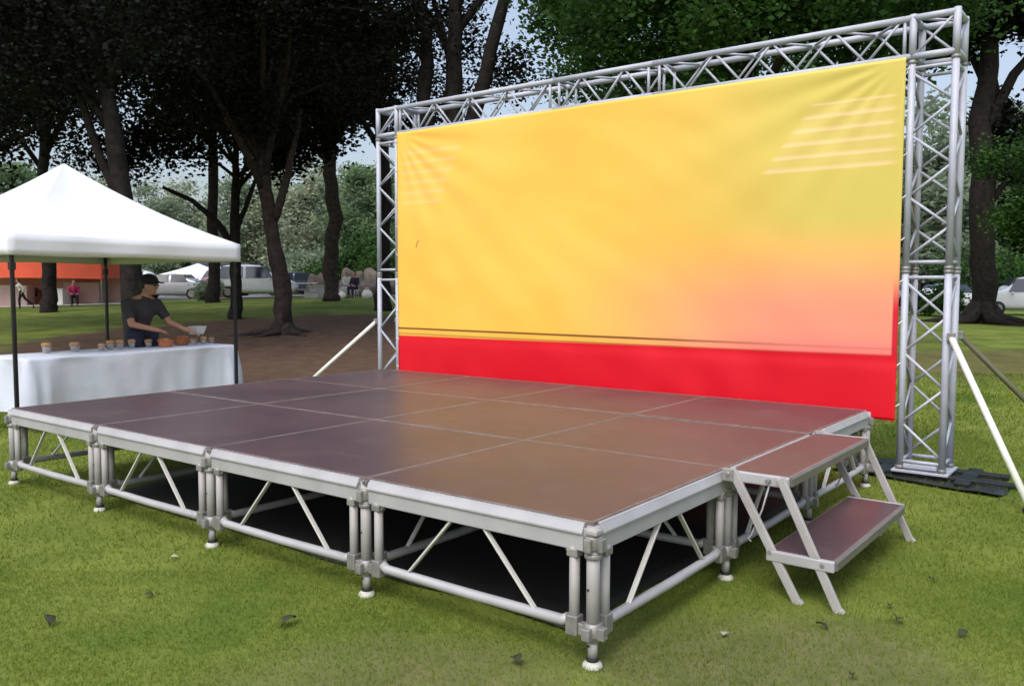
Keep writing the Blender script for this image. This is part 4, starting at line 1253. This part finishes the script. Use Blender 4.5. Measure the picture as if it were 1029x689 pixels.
# food tubs
def make_tub():
    root = empty('food_tub', (0, 0, 0), 0)
    mb = MB(); w = .042; 
    mb.lathe([(w * .8, 0), (w * .85, .004), (w, .060), (w + .002, .062), (w * .8, .006)], n=16); mb.build('cup', M['clear'], root)
    mb = MB(); mb.lathe([(w * .7, .008), (w * .82, .045), (w * .5, .055), (.004, .058)], n=14); mb.build('filling', M['brown_food'], root)
    mb = MB(); mb.lathe([(w + .004, .061), (w + .006, .066), (w + .004, .082), (w * .7, .088), (.004, .090)], n=16); mb.build('lid', M['tan_lid'], root)
    return root
tub0 = make_tub(); first = True
tubs = [(46, .5, 1.3, 'wide tan lidded tub, alone at the left end of the serving table'), (74, .45, 1.35, 'taller tan lidded tub, second from the left on the serving table'), (101, .32, 1.0, 'small tan tub starting the row, just left of the rear tent pole'),
        (110, .36, 1.05, 'tan tub in the row beside the rear tent pole'), (119, .34, 1.05, 'tan tub in the row between the rear tent pole and the man'),
        (132, .4, 1.0, 'pale tub directly in front of the man at the left'), (148, .42, 1.1, 'pale lidded tub standing before the chest of the man'), (193, .28, 1.0, 'clear tub under the white carton'), (204, .30, 1.0, 'clear tub right of the white carton'), (139, .52, .8, 'small brown tub just behind the two pale ones before the man'), (156, .5, .85, 'brown tub squeezed against the left orange basket'), (212, .42, .9, 'last clear tub at the right end of the row')]
for (px, v, s_, lab) in tubs:
    o = tub0 if first else copy_tree(tub0)
    first = False
    o.location = tpos(u_of(px, v), v); o.scale = (s_ * .85, s_ * .85, s_ * random.uniform(.85, 1.15)); o.rotation_euler = (0, 0, random.random() * 3)
    tag(o, lab, 'tub', 'food tubs on the serving table')
def basket(px, v, w, h, lab):
    root = empty('basket', tpos(u_of(px, v), v), tang, lab, 'basket', 'orange baskets on the serving table')
    mb = MB(); mb.lathe([(w * .40, 0), (w * .44, .01), (w * .5, h), (w * .53, h + .008), (w * .50, h + .014), (w * .46, h), (w * .36, .02)], n=20); mb.build('bowl', M['orange_wicker'], root)
    mb = MB()
    for k in range(9): mb.blob((random.uniform(-.3, .3) * w, random.uniform(-.3, .3) * w, h * .9 + random.uniform(0, .02)), (.028, .024, .02), None, 8, 6)
    mb.build('snacks', M['tan_lid'], root)
basket(166, .30, .17, .07, 'orange woven basket in front of the forearm, left of the two')
basket(182, .46, .17, .08, 'orange woven basket nearest the white carton, right of the two')
cb = empty('carton', tpos(u_of(197, .5), .5, .728), tang + .3, 'white open carton propped on a small rack at the right of the serving table', 'box')
mb = MB()
for (x, y) in ((-.05, -.04), (.05, -.04), (.05, .04), (-.05, .04)): mb.tube((x, y, 0), (x, y, .115), .004, n=6)
mb.box((0, 0, .112), (.12, .10, .006)); mb.build('rack', M['galv'], cb)
mb = MB(); a, b_, h0, h1 = .068, .05, .117, .205
for (p, q) in (((-1, -1), (1, -1)), ((1, -1), (1, 1)), ((1, 1), (-1, 1)), ((-1, 1), (-1, -1))):
    mb.add([(p[0] * a, p[1] * b_, h0), (q[0] * a, q[1] * b_, h0), (q[0] * a * 1.45, q[1] * b_ * 1.45, h1), (p[0] * a * 1.45, p[1] * b_ * 1.45, h1)], [(0, 1, 2, 3)])
mb.add([(-a, -b_, h0), (a, -b_, h0), (a, b_, h0), (-a, b_, h0)], [(0, 1, 2, 3)])
o = mb.build('tray', M['white_card'], cb); s = o.modifiers.new('s', 'SOLIDIFY'); s.thickness = .004
# ------------------------------------------------------------------ people
def cap_mesh(mb, a, ra, b, rb, n=14):
    """closed tapered capsule"""
    a = Vector(a); b = Vector(b); t = b - a; L = t.length
    t = t / L if L > 1e-6 else Vector((0, 0, 1))
    pts = []; rad = []
    for k in range(5):
        th = (PI / 2) * (1 - k / 5)
        pts.append(a - t * ra * math.sin(th)); rad.append(max(.0008, ra * math.cos(th)))
    pts.append(a); rad.append(ra); pts.append(b); rad.append(rb)
    for k in range(1, 6):
        th = (PI / 2) * (k / 5)
        pts.append(b + t * rb * math.sin(th)); rad.append(max(.0008, rb * math.cos(th)))
    mb.path(pts, rad, n)

def fuse(name, mb, mat, parent, voxel, iters=3):
    """one continuous skin from overlapping solids"""
    tmp = mb.build('tmp', mat)
    m = tmp.modifiers.new('r', 'REMESH'); m.mode = 'VOXEL'; m.voxel_size = voxel; m.use_smooth_shade = True
    s = tmp.modifiers.new('s', 'SMOOTH'); s.iterations = iters; s.factor = .5
    dg = bpy.context.evaluated_depsgraph_get()
    me = bpy.data.meshes.new_from_object(tmp.evaluated_get(dg))
    me.name = name
    for p in me.polygons: p.use_smooth = True
    if not me.materials: me.materials.append(mat)
    old = tmp.data
    bpy.data.objects.remove(tmp); bpy.data.meshes.remove(old)
    o = bpy.data.objects.new(name, me); COL.objects.link(o); o.parent = parent
    return o

def person(loc, rz, J, label, shirt, trousers, vox=.012, scale=1.0, hat=None, fingers=False, hairmat=None, sleeve=.5, group=None, long_sleeve=False):
    """J: joints in a local frame, facing -y, x to the person's left"""
    root = empty('person', loc, rz, label, 'person', group)
    root.scale = (scale,) * 3
    V3 = lambda k: Vector(J[k])
    b = MB()
    hd = V3('head'); nk = V3('neck'); ch = V3('chest'); pe = V3('pelvis')
    yaw = J.get('face', 0.0); RM = Matrix.Rotation(yaw, 3, 'Z') @ Matrix.Rotation(J.get('nod', 0.0), 3, 'X')
    b.blob(hd, (.074, .090, .105), RM, 20, 16)
    b.blob(hd + RM @ Vector((0, -.022, -.060)), (.052, .062, .055), RM, 16, 12)         # jaw
    b.blob(hd + RM @ Vector((0, -.094, -.012)), (.012, .018, .024), RM, 8, 8)            # nose
    b.blob(hd + RM @ Vector((0, -.078, -.062)), (.022, .012, .008), RM, 8, 8)            # lips
    for s in (-1, 1):
        b.blob(hd + RM @ Vector((s * .075, .008, -.010)), (.010, .018, .030), RM, 8, 8)  # ears
        b.blob(hd + RM @ Vector((s * .030, -.082, .022)), (.022, .010, .008), RM, 8, 6)  # brow
    cap_mesh(b, hd + Vector((0, .012, -.05)), .052, nk, .056)
    cap_mesh(b, nk, .06, ch, .11)
    for s, k in ((-1, 'r'), (1, 'l')):
        sh = V3('sh_' + k); el = V3('el_' + k); wr = V3('wr_' + k)
        cap_mesh(b, nk + (sh - nk) * .2, .055, sh, .052)
        cap_mesh(b, ch, .11, sh + Vector((-s * .04, 0, -.05)), .06)
        cap_mesh(b, sh, .050, el, .038); cap_mesh(b, el, .038, wr, .026)
        hn = V3('hand_' + k); dv = (hn - wr).normalized(); 
        sd2 = dv.cross(Vector((0, 0, 1))); 
        if sd2.length < .1: sd2 = Vector((0, 1, 0)).cross(dv)
        sd2.normalize(); upv = sd2.cross(dv).normalized()
        cap_mesh(b, wr, .026, wr + dv * .03, .026); 
        for o_ in (-.026, -.009, .009, .026): cap_mesh(b, wr + dv * .03 + sd2 * o_ * .6, .016, wr + dv * .085 + sd2 * o_, .013, 8)
        for q, (o_, ln) in enumerate(((-.030, .065), (-.010, .078), (.010, .074), (.030, .058))):
            p0 = wr + dv * .090 + sd2 * o_; p1 = p0 + dv * ln * .5 - upv * .008 + sd2 * o_ * .12; p2 = p1 + dv * ln * .42 - upv * .024
            cap_mesh(b, p0, .010, p1, .009, 8); cap_mesh(b, p1, .009, p2, .007, 8)
        th0 = wr + dv * .03 + sd2 * (-.022 * s); th1 = th0 + dv * .035 + sd2 * (-.030 * s) - upv * .008; th2 = th1 + dv * .034 - upv * .012
        cap_mesh(b, th0, .014, th1, .011, 8); cap_mesh(b, th1, .011, th2, .009, 8)
        hp = V3('hip_' + k); kn = V3('kn_' + k); an = V3('an_' + k); to = V3('toe_' + k)
        cap_mesh(b, pe, .11, hp, .088); cap_mesh(b, hp, .085, kn, .055); cap_mesh(b, kn, .054, an, .036); cap_mesh(b, an, .036, to, .028)
    cap_mesh(b, ch, .118, (ch + pe) / 2, .105); cap_mesh(b, (ch + pe) / 2, .105, pe, .115)
    fuse('body', b, M['skin'], root, vox)
    # shirt
    b = MB()
    cap_mesh(b, nk + Vector((0, 0, -.015)), .070, ch, .130); cap_mesh(b, ch, .134, (ch + pe) / 2, .122); cap_mesh(b, (ch + pe) / 2, .122, pe + (ch - pe) * .12, .128)
    for s, k in ((-1, 'r'), (1, 'l')):
        sh = V3('sh_' + k); el = V3('el_' + k); wr = V3('wr_' + k)
        cap_mesh(b, nk + (sh - nk) * .22 + Vector((0, 0, -.035)), .068, sh, .064); cap_mesh(b, ch, .125, sh + Vector((-s * .04, 0, -.05)), .078)
        e = sh.lerp(el, .62)
        cap_mesh(b, sh, .064, e, .058)
        if long_sleeve: cap_mesh(b, e, .056, el, .050); cap_mesh(b, el, .050, el.lerp(wr, .92), .038)
    fuse('shirt', b, shirt, root, vox * 1.2)
    b = MB()
    for s, k in ((-1, 'r'), (1, 'l')):
        hp = V3('hip_' + k); kn = V3('kn_' + k); an = V3('an_' + k)
        cap_mesh(b, pe, .122, hp, .10); cap_mesh(b, hp, .098, kn, .070); cap_mesh(b, kn, .069, kn.lerp(an, .9), .055)
    fuse('trousers', b, trousers, root, vox * 1.2)
    b = MB()
    for s, k in ((-1, 'r'), (1, 'l')):
        an = V3('an_' + k); to = V3('toe_' + k)
        cap_mesh(b, an + Vector((0, .02, -.03)), .045, to, .036)
    fuse('shoes', b, M['black_rubber'], root, vox)
    b = MB()
    b.blob(hd + RM @ Vector((0, .022, .022)), (.083, .088, .098), RM, 16, 12)
    cap_mesh(b, hd + RM @ Vector((0, .06, -.02)), .055, hd + RM @ Vector((0, .055, -.075)), .03)
    fuse('hair', b, hairmat or M['hair'], root, vox)
    if hat:
        b = MB()
        b.blob(hd + RM @ Vector((0, .006, .052)), (.088, .102, .080), RM, 18, 12)
        b.blob(hd + RM @ Vector((0, -.105, .045)), (.070, .070, .010), RM, 14, 8)
        fuse('cap', b, hat, root, .008)
    if fingers:
        b = MB()
        for s in (-1, 1):
            b.blob(hd + RM @ Vector((s * .032, -.083, .010)), (.024, .010, .017), RM, 10, 8)
        b.bar(hd + RM @ Vector((-.07, -.075, .016)), hd + RM @ Vector((.07, -.075, .016)), .006, .006)
        for s in (-1, 1): b.bar(hd + RM @ Vector((s * .07, -.07, .016)), hd + RM @ Vector((s * .078, .01, .012)), .004, .006)
        b.build('sunglasses', M['black_pole'], root)
    return root

def stand(h=1.0, **kw):
    J = dict(head=(0, -.01, 1.58), neck=(0, .01, 1.42), chest=(0, .01, 1.24), pelvis=(0, 0, .93),
             sh_r=(-.175, .01, 1.36), sh_l=(.175, .01, 1.36), el_r=(-.22, .02, 1.08), el_l=(.22, .02, 1.08), wr_r=(-.22, -.06, .86), wr_l=(.22, -.06, .86),
             hand_r=(-.22, -.10, .78), hand_l=(.22, -.10, .78), hip_r=(-.09, 0, .88), hip_l=(.09, 0, .88), kn_r=(-.10, -.02, .48), kn_l=(.10, -.02, .48),
             an_r=(-.10, .02, .075), an_l=(.10, .02, .075), toe_r=(-.11, -.13, .035), toe_l=(.11, -.13, .035))
    J.update(kw)
    return J
# man behind the table: leans to his left, forearm reaching over the baskets
mp = at(143, 9.75)
# facing: local -y is pointed towards the table front (-f2)
face_ang = math.atan2(-f2.y, -f2.x) + PI / 2
J = stand(head=(.03, -.10, 1.445), neck=(.0, -.04, 1.30), chest=(-.01, .0, 1.14), pelvis=(-.02, .10, .88), face=.55, nod=.12,
          sh_r=(-.17, .02, 1.235), sh_l=(.165, -.03, 1.235), el_r=(-.215, -.12, 1.01), wr_r=(-.02, -.26, .95), hand_r=(.06, -.28, .93),
          el_l=(.245, -.14, 1.02), wr_l=(.36, -.30, .93), hand_l=(.44, -.36, .90))
person(Vector((mp.x, mp.y, -.02)), face_ang, J, 'man in a dark cap and grey shirt reaching over the serving table under the tent', M['grey_shirt'], M['jeans'], .009, 1.0, M['black_cloth'], True)

# child in white running with black trousers, left
c0 = atg(22, 36.5)
J = stand(head=(0, -.14, 1.46), neck=(0, -.10, 1.32), chest=(0, -.06, 1.18), sh_r=(-.17, -.08, 1.27), sh_l=(.17, -.08, 1.27), el_r=(-.24, -.30, 1.12), wr_r=(-.20, -.45, 1.2), hand_r=(-.2, -.52, 1.24), el_l=(.24, .12, 1.06), wr_l=(.24, .05, .88), hand_l=(.24, 0, .8),
          kn_l=(.10, .18, .52), an_l=(.12, .52, .20), toe_l=(.12, .52, .04), kn_r=(-.1, -.10, .48), an_r=(-.1, -.08, .08))
person(c0, R(-60) + math.atan2(RT.y, RT.x), J, 'small child in a white top and black trousers running past the red tent', M['white_shirt'], M['black_cloth'], .03, .82, long_sleeve=True)

def sit(**kw):
    J = dict(head=(0, -.03, 1.12), neck=(0, 0, .97), chest=(0, .01, .80), pelvis=(0, .03, .50), sh_r=(-.17, .01, .91), sh_l=(.17, .01, .91), el_r=(-.23, -.06, .66), el_l=(.23, -.06, .66),
             wr_r=(-.14, -.26, .60), wr_l=(.14, -.26, .60), hand_r=(-.1, -.33, .6), hand_l=(.1, -.33, .6), hip_r=(-.09, 0, .48), hip_l=(.09, 0, .48), kn_r=(-.11, -.42, .50), kn_l=(.11, -.42, .50),
             an_r=(-.11, -.40, .09), an_l=(.11, -.40, .09), toe_r=(-.12, -.54, .04), toe_l=(.12, -.54, .04))
    J.update(kw); return J
def stool(p, label, mat):
    root = empty('stool', p, 0, label, 'stool')
    mb = MB(); mb.lathe([(.17, .37), (.18, .38), (.18, .40), (.16, .41)], n=16); mb.build('seat', mat, root)
    for k in range(4):
        a = k * PI / 2 + .5
        mb = MB(); mb.tube((math.cos(a) * .12, math.sin(a) * .12, .37), (math.cos(a) * .17, math.sin(a) * .17, 0), .014, n=8); mb.build('leg', mat, root)
camang = math.atan2(RT.y, RT.x)
p = atg(75, 38)
person(p, camang + R(30), sit(), 'person in a magenta top seated outside the red tent', M['magenta'], M['black_cloth'], .03, .95, long_sleeve=True)
stool(p, 'small stool under the person in magenta', M['black_pole'])
p = atg(357, 40)
person(p, camang - R(20), sit(), 'person in dark clothes seated right of the bent trunk', M['navy'], M['navy'], .03, 1.0, long_sleeve=True)
stool(p, 'small stool under the person in dark clothes', M['white_paint'])
p = atg(349, 42)
person(p, camang + R(40), sit(), 'person in black and white seated behind the one in dark clothes', M['white_shirt'], M['black_cloth'], .03, 1.05, long_sleeve=True)
stool(p, 'small stool under the person in black and white', M['white_paint'])
def bag(px, D, w, h, label, mat):
    root = empty('bag', atg(px, D), random.random(), label, 'bag', 'white bags on the grass')
    mb = MB(); mb.blob((0, 0, h * .45), (w / 2, w / 3, h * .55), None, 14, 10, lambda v: 1 + .2 * noise.noise(v * 3 + Vector((px, 0, 0)))); mb.build('sack', mat, root)
    mb = MB(); mb.path([(-w * .2, 0, h * .85), (-w * .1, 0, h * 1.15), (w * .1, 0, h * 1.15), (w * .2, 0, h * .85)], .015, 6); mb.build('handle', mat, root)
bag(344, 39.0, .36, .30, 'small white bag left of the seated people', M['white_card'])
bag(369, 39.5, .50, .42, 'white bag right of the seated people, against the rocks', M['white_card'])
bag(347, 40.5, .7, .55, 'large grey white bundle between the trunk and the seated people', M['concrete'])

# ------------------------------------------------------------------ parked cars
def car(px, D, rz, paint, label, kind='sedan', Lc=4.4):
    root = empty('parked_car', atg(px, D, .03), rz, label, 'car', 'cars parked beyond the lawn')
    W = .88
    if kind == 'sedan':
        st_ = [(-2.2, .30, .62, .62), (-2.1, .22, .80, .82), (-1.75, .20, .90, .95), (-1.25, .20, .93, 1.05), (-.75, .20, .94, 1.40), (-.1, .20, .93, 1.45), (.45, .20, .92, 1.40), (1.0, .20, .90, .98), (1.5, .20, .84, .88), (2.0, .22, .74, .76), (2.2, .30, .56, .58)]
    else:
        st_ = [(-2.2, .30, .80, 1.10), (-2.1, .24, .96, 1.55), (-1.7, .22, 1.02, 1.72), (-1.0, .22, 1.03, 1.78), (-.2, .22, 1.02, 1.79), (.5, .22, 1.01, 1.74), (1.05, .22, 1.0, 1.12), (1.6, .22, .96, 1.02), (2.05, .25, .86, .88), (2.2, .32, .62, .64)]
    vs = []; fs = []; n = 0
    for (x, zb, zbelt, zr) in st_:
        tw = W * (1 - .10 * (abs(x) / 2.2) ** 3)
        cab = zr > zbelt + .12
        rw = tw * (.76 if cab else .94)
        half = [(tw * .90, zb), (tw * .985, zb + .12), (tw, (zb + zbelt) / 2), (tw * .97, zbelt), (mix(tw * .97, rw, .5) if cab else tw * .95, mix(zbelt, zr, .55)), (rw, zr - .05 if cab else zr - .01), (rw * .72, zr)]
        ring = half + [(-a, b) for a, b in reversed(half)]
        n = len(ring)
        vs += [(x, a, b) for a, b in ring]
    m_ = len(st_)
    for i in range(m_ - 1):
        for k in range(n):
            k2 = (k + 1) % n
            fs.append((i * n + k, i * n + k2, (i + 1) * n + k2, (i + 1) * n + k))
    fs.append(tuple(range(n))); fs.append(tuple((m_ - 1) * n + k for k in range(n)))
    mb = MB(); mb.add(vs, fs, True)
    o = mb.build('body', paint, root)
    sb = o.modifiers.new('s', 'SUBSURF'); sb.levels = 1; sb.render_levels = 1
    z1, z2 = (.95, 1.36) if kind == 'sedan' else (1.05, 1.66)
    xa, xb = (-1.15, .90) if kind == 'sedan' else (-1.95, .95)
    for s in (-1, 1):
        for (u0, u1) in ((0, .47), (.52, 1)):
            x0, x1 = mix(xa, xb, u0), mix(xa, xb, u1)
            t0 = x0 + (.28 if u0 == 0 else 0); t1 = x1 - (.34 if u1 == 1 else 0)
            mb = MB()
            P = [(x0, s * W * .965, z1), (x1, s * W * .965, z1), (t1, s * W * .80, z2), (t0, s * W * .80, z2)]
            Q = [(a, b - s * .05, c) for a, b, c in P]
            mb.add(P + Q, [(0, 1, 2, 3), (7, 6, 5, 4), (0, 4, 5, 1), (1, 5, 6, 2), (2, 6, 7, 3), (3, 7, 4, 0)]); mb.build('side_window', M['car_glass'], root)
    for (nm, xlo, xhi) in (('windscreen', xb + .10, xb - .36), ('rear_window', xa - .10, xa + .30)):
        mb = MB(); P = [(xlo, -W * .80, z1 + .02), (xlo, W * .80, z1 + .02), (xhi, W * .68, z2 + .02), (xhi, -W * .68, z2 + .02)]
        Q = [(a + (.06 if nm == 'rear_window' else -.06), b, c - .02) for a, b, c in P]
        P = [(a + (.035 if nm == 'windscreen' else -.035), b, c) for a, b, c in P]
        mb.add(P + Q, [(0, 1, 2, 3), (7, 6, 5, 4), (0, 4, 5, 1), (1, 5, 6, 2), (2, 6, 7, 3), (3, 7, 4, 0)]); mb.build(nm, M['car_glass'], root)
    for x in (-1.35, 1.38):
        for s in (-1, 1):
            mb = MB(); mb.path([(x, s * (W - .20), .31), (x, s * (W - .17), .31), (x, s * (W + .005), .31), (x, s * (W + .015), .31)], [.28, .315, .315, .27], 20)
            w = mb.build('wheel', M['tyre'], root)
            mb = MB(); mb.tube((x, s * (W + .010), .31), (x, s * (W + .022), .31), .19, n=16); mb.build('rim', M['galv'], w)
    for s in (-1, 1):
        mb = MB(); mb.blob((2.10, s * .62, .62), (.10, .18, .07), None, 10, 8); mb.build('headlight', M['lamp'], root)
        mb = MB(); mb.blob((-2.12, s * .66, .74), (.08, .14, .08), None, 10, 8); mb.build('tail_light', M['tail'], root)
        mb = MB(); mb.blob((.80, s * (W + .08), 1.0), (.08, .09, .06), None, 10, 8); mb.build('mirror', paint, root)
    mb = MB(); mb.box((2.16, 0, .42), (.10, 1.5, .16)); mb.box((-2.16, 0, .45), (.10, 1.5, .16)); mb.build('bumper', M['black_rubber'], root, .02)
    return root
car(172, 54, camang + R(8), M['car_white'], 'white saloon car with blue tinted glass, behind the silver car')
car(174, 48.5, camang + R(182), M['car_silver'], 'silver car parked side on, to the right of the cap of the man', 'sedan')
car(118, 50, camang + R(185), M['car_white'], 'white high roofed car partly hidden by the big trunk, left of the man', 'van')
car(258, 46.5, camang + R(10), M['car_white'], 'white tall car between the right tent pole and the forked trunk', 'van')
car(222, 57, camang + R(175), M['car_silver'], 'grey high roofed car in the back row behind the small pale bush', 'van')
car(300, 52, camang + R(5), M['car_dark'], 'dark blue car behind the white picnic table')
car(1030, 40, camang + R(165), M['car_white'], 'white high roofed car at the right edge of the lawn', 'van')
car(952, 46, camang + R(10), M['car_white'], 'white saloon car seen through the right tower')
car(905, 58, camang + R(5), M['car_silver'], 'silver car far behind the right end of the banner')

# picnic table and blocks at the crest
pt = empty('picnic_table', atg(302, 42), camang + .05, 'white topped picnic table left of the bent trunk', 'table')
mb = MB(); mb.box((0, 0, .74), (1.6, .75, .06)); mb.build('tabletop', M['white_paint'], pt, .01)
for s in (-1, 1):
    mb = MB(); mb.box((0, s * .62, .43), (1.5, .26, .05)); mb.build('bench', M['galv'], pt, .008)
    mb = MB(); mb.bar((s * .55, -.6, 0), (s * .55, -.15, .71), .05, .08); mb.bar((s * .55, .6, 0), (s * .55, .15, .71), .05, .08); mb.bar((s * .55, -.68, .38), (s * .55, .68, .38), .05, .06); mb.build('leg', M['galv'], pt)
for (px, D, w, h, lab) in ((321, 41.5, .85, .55, 'pale concrete block left of the bent trunk, right of the picnic table'), (313, 40.6, .6, .30, 'low pale concrete block in front of the picnic table')):
    mb = MB(); mb.box((0, 0, h / 2), (w, w * .7, h)); mb.box((0, 0, h + .03), (w * 1.08, w * .78, .06))
    o = mb.build('concrete_block', M['concrete'], None, .03); o.location = atg(px, D); o.rotation_euler = (0, 0, camang + .3); tag(o, lab, 'block', 'concrete blocks at the crest')

# ------------------------------------------------------------------ background tents and huts
def gazebo(px, D, w, d, z0, z1, zp, mat, label, side=None, rz=0, name='market_tent'):
    p = atg(px, D)
    root = empty(name, p, camang + rz, label, 'tent')
    mb = MB(); hw, hd = w / 2, d / 2; n = 12; vs = []; fs = []
    for i in range(n + 1):
        for j in range(n + 1):
            x = mix(-hw, hw, i / n); y = mix(-hd, hd, j / n); q = max(abs(x) / hw, abs(y) / hd)
            vs.append((x, y, z1 + (zp - z1) * (1 - q) * (.8 + .2 * (1 - q))))
    for i in range(n):
        for j in range(n):
            a = i * (n + 1) + j; fs.append((a, a + n + 1, a + n + 2, a + 1))
    mb.add(vs, fs, True)
    for (a, b) in (((-hw, -hd), (hw, -hd)), ((hw, -hd), (hw, hd)), ((hw, hd), (-hw, hd)), ((-hw, hd), (-hw, -hd))):
        m2 = 14; vs = []; fs = []
        for i in range(m2 + 1):
            t = i / m2; sag = .05 * math.sin(PI * t)
            vs += [(mix(a[0], b[0], t), mix(a[1], b[1], t), z1), (mix(a[0], b[0], t), mix(a[1], b[1], t), z0 + sag)]
        for i in range(m2): fs.append((2 * i, 2 * i + 1, 2 * i + 3, 2 * i + 2))
        mb.add(vs, fs, False)
    o = mb.build('canopy', mat, root); s = o.modifiers.new('s', 'SOLIDIFY'); s.thickness = .02
    for sx in (-1, 1):
        for sy in (-1, 1):
            mb = MB(); mb.tube((sx * (hw - .05), sy * (hd - .05), 0), (sx * (hw - .05), sy * (hd - .05), z1), .03, n=8); mb.build('leg', M['galv'], root)
    if side:
        mb = MB(); mb.box((0, hd - .03, z1 / 2), (w - .1, .03, z1)); mb.build('back_wall', side, root)
    return root
gazebo(27, 41.5, 8.8, 3.0, 1.28, 2.3, 3.3, M['red_canvas'], 'red market tent beyond the lawn at the left, seen under the white tent', M['pale_pink'])
gazebo(200, 62, 4.2, 4.2, 1.15, 1.5, 2.35, M['tent_white'], 'pale grey peaked tent roof behind the parked cars', None)
gazebo(190, 60, 2.4, 2.4, .9, 1.2, 1.7, M['tent_white'], 'lower pale tent roof beside the peaked one', None)
gazebo(217, 50, 1.1, 1.1, .95, 1.15, 1.35, M['pink_cloth'], 'small pink canopy in front of the grey hut', M['pink_cloth'])
def booth(px, D, w, h, mat, label, topmat):
    root = empty('market_counter', atg(px, D), camang, label, 'counter', 'counters by the red tent')
    mb = MB(); mb.box((0, 0, h / 2), (w, .7, h)); mb.build('skirt', mat, root, .02)
    mb = MB(); mb.box((0, 0, h + .02), (w + .08, .78, .04)); mb.build('counter_top', topmat, root, .01)
booth(86, 42.5, 1.7, 1.0, M['pale_pink'], 'pale pink counter right of the trunk, behind the person in magenta', M['white_paint'])
booth(60, 41.0, .7, .75, M['white_card'], 'small white counter close to the right side of the straight trunk', M['white_paint'])
booth(12, 41.6, 1.9, .95, M['pale_pink'], 'pale pink counter under the left half of the red tent', M['white_paint'])
rl = empty('railing', atg(100, 45), camang, 'white railing right of the red tent', 'railing')
for x in np.linspace(-1.3, 1.3, 14):
    mb = MB(); mb.tube((x, 0, 0), (x, 0, 1.15), .018, n=6); mb.build('baluster', M['white_paint'], rl)
mb = MB(); mb.bar((-1.35, 0, 1.16), (1.35, 0, 1.16), .05, .05); mb.bar((-1.35, 0, .2), (1.35, 0, .2), .04, .04); mb.build('rail', M['white_paint'], rl)
def hut(px, D, w, h, d, label, rz=0):
    root = empty('hut', atg(px, D), camang + rz, label, 'building')
    mb = MB(); mb.box((0, 0, h / 2), (w, d, h)); mb.build('wall', M['grey_wall'], root)
    mb = MB(); mb.box((0, 0, h + .12), (w + .8, d + .8, .2)); mb.build('roof', M['roof_dark'], root, .02)
    nw = max(2, int(w / 1.3))
    for k in range(nw):
        x = mix(-w / 2 + .6, w / 2 - .6, k / (nw - 1))
        f = MB(); f.box((x, -d / 2 - .02, h * .58), (.8, .06, h * .42)); fo = f.build('window', M['white_paint'], root)
        f = MB(); f.box((x, -d / 2 - .055, h * .58), (.66, .02, h * .36)); f.build('pane', M['pane'], fo)
    return root
hut(231, 66, 3.6, 2.2, 3, 'low grey hut with a dark flat roof behind the right tent pole')
hut(925, 64, 8.5, 3.1, 4, 'grey building with tall windows seen through the right tower', R(4))

# ------------------------------------------------------------------ debris on the lawn
deb_all = [(291, 629), (423, 606), (48, 628), (30, 640), (295, 655), (825, 632), (968, 640), (895, 612), (855, 683), (700, 670), (900, 627), (310, 590), (520, 668), (640, 650), (960, 560), (935, 585), (20, 560), (36, 505), (150, 600), (970, 520)]
KEEP = [0, 2, 5, 6, 7, 8, 10, 12, 15, 18]
deb = [deb_all[k] for k in KEEP]
LEAFTXT = ['in front of the third stage bay from the left', 'in the grass right of the fourth front foot of the stage', 'near the left edge of the lawn', 'nearest the left edge of the lawn',
 'at the bottom edge, below the third stage bay', 'just beyond the near feet of the steps, bottom right', 'at the right edge of the lawn, lower of the two there', 'right of the near feet of the steps',
 'nearest the bottom edge, below the steps', 'at the bottom edge, between the stage corner and the steps', 'far right of the steps, level with their near feet', 'close under the bottom tube of the third stage bay',
 'at the bottom edge, left of the stage corner foot', 'just right of the stage corner foot', 'at the right edge of the lawn, below the white outrigger', 'below the far feet of the steps',
 'at the left edge, below the left corner leg of the stage', 'under the first stage bay, near its left corner leg', 'in the grass before the second stage bay', 'at the right edge, beside the foot of the white outrigger']
LEAFTXT = [LEAFTXT[k] for k in KEEP]
rng = random.Random(5)
first = None
def onlawn(px, py):
    dv = d_ + r2 * ((px - 514.5) / FPX) - u2 * ((py - 344.5) / FPX)
    t = -CAM.z / dv.z
    return CAM + dv * t
for k, (px, py) in enumerate(deb):
    p = onlawn(px, py)
    if first is None:
        mb = MB(); vs = []; 
        for i in range(9):
            t = i / 8; w = .016 * math.sin(PI * min(1, t * 1.05)) + .001; z = .012 + .012 * math.sin(t * 3.5)
            vs += [(t * .075 - .037, -w, z + .008), (t * .075 - .037, 0, z), (t * .075 - .037, w, z + .010)]
        fs = []
        for i in range(8):
            for j in range(2): a = i * 3 + j; fs.append((a, a + 3, a + 4, a + 1))
        mb.add(vs, fs, True); o = mb.build('fallen_leaf', M['debris']); s = o.modifiers.new('s', 'SOLIDIFY'); s.thickness = .001
        first = o
    else: o = first.copy(); COL.objects.link(o)
    o.location = (p.x, p.y, .006); o.rotation_euler = (rng.uniform(-.3, .3), rng.uniform(-.3, .3), rng.uniform(0, 6)); s_ = rng.uniform(.6, 1.15); o.scale = (s_, s_ * rng.uniform(.8, 1.5), s_)
    tag(o, 'small dark fallen leaf ' + LEAFTXT[k], 'leaf', 'fallen leaves on the lawn')
for k, (px, py, lab) in enumerate(((176, 562, 'small pale paper scrap on the grass left of the third stage leg'), (728, 640, 'pale dry leaf on the grass below the steps'))):
    p = onlawn(px, py)
    mb = MB(); mb.add([(-.02, -.008, .014), (.018, -.012, .020), (.022, .008, .012), (-.016, .012, .022)], [(0, 1, 2, 3)])
    o = mb.build('paper_scrap', M['litter']); o.location = (p.x, p.y, .004); o.rotation_euler = (0, 0, k + .4)
    s = o.modifiers.new('s', 'SOLIDIFY'); s.thickness = .002
    tag(o, lab, 'scrap')
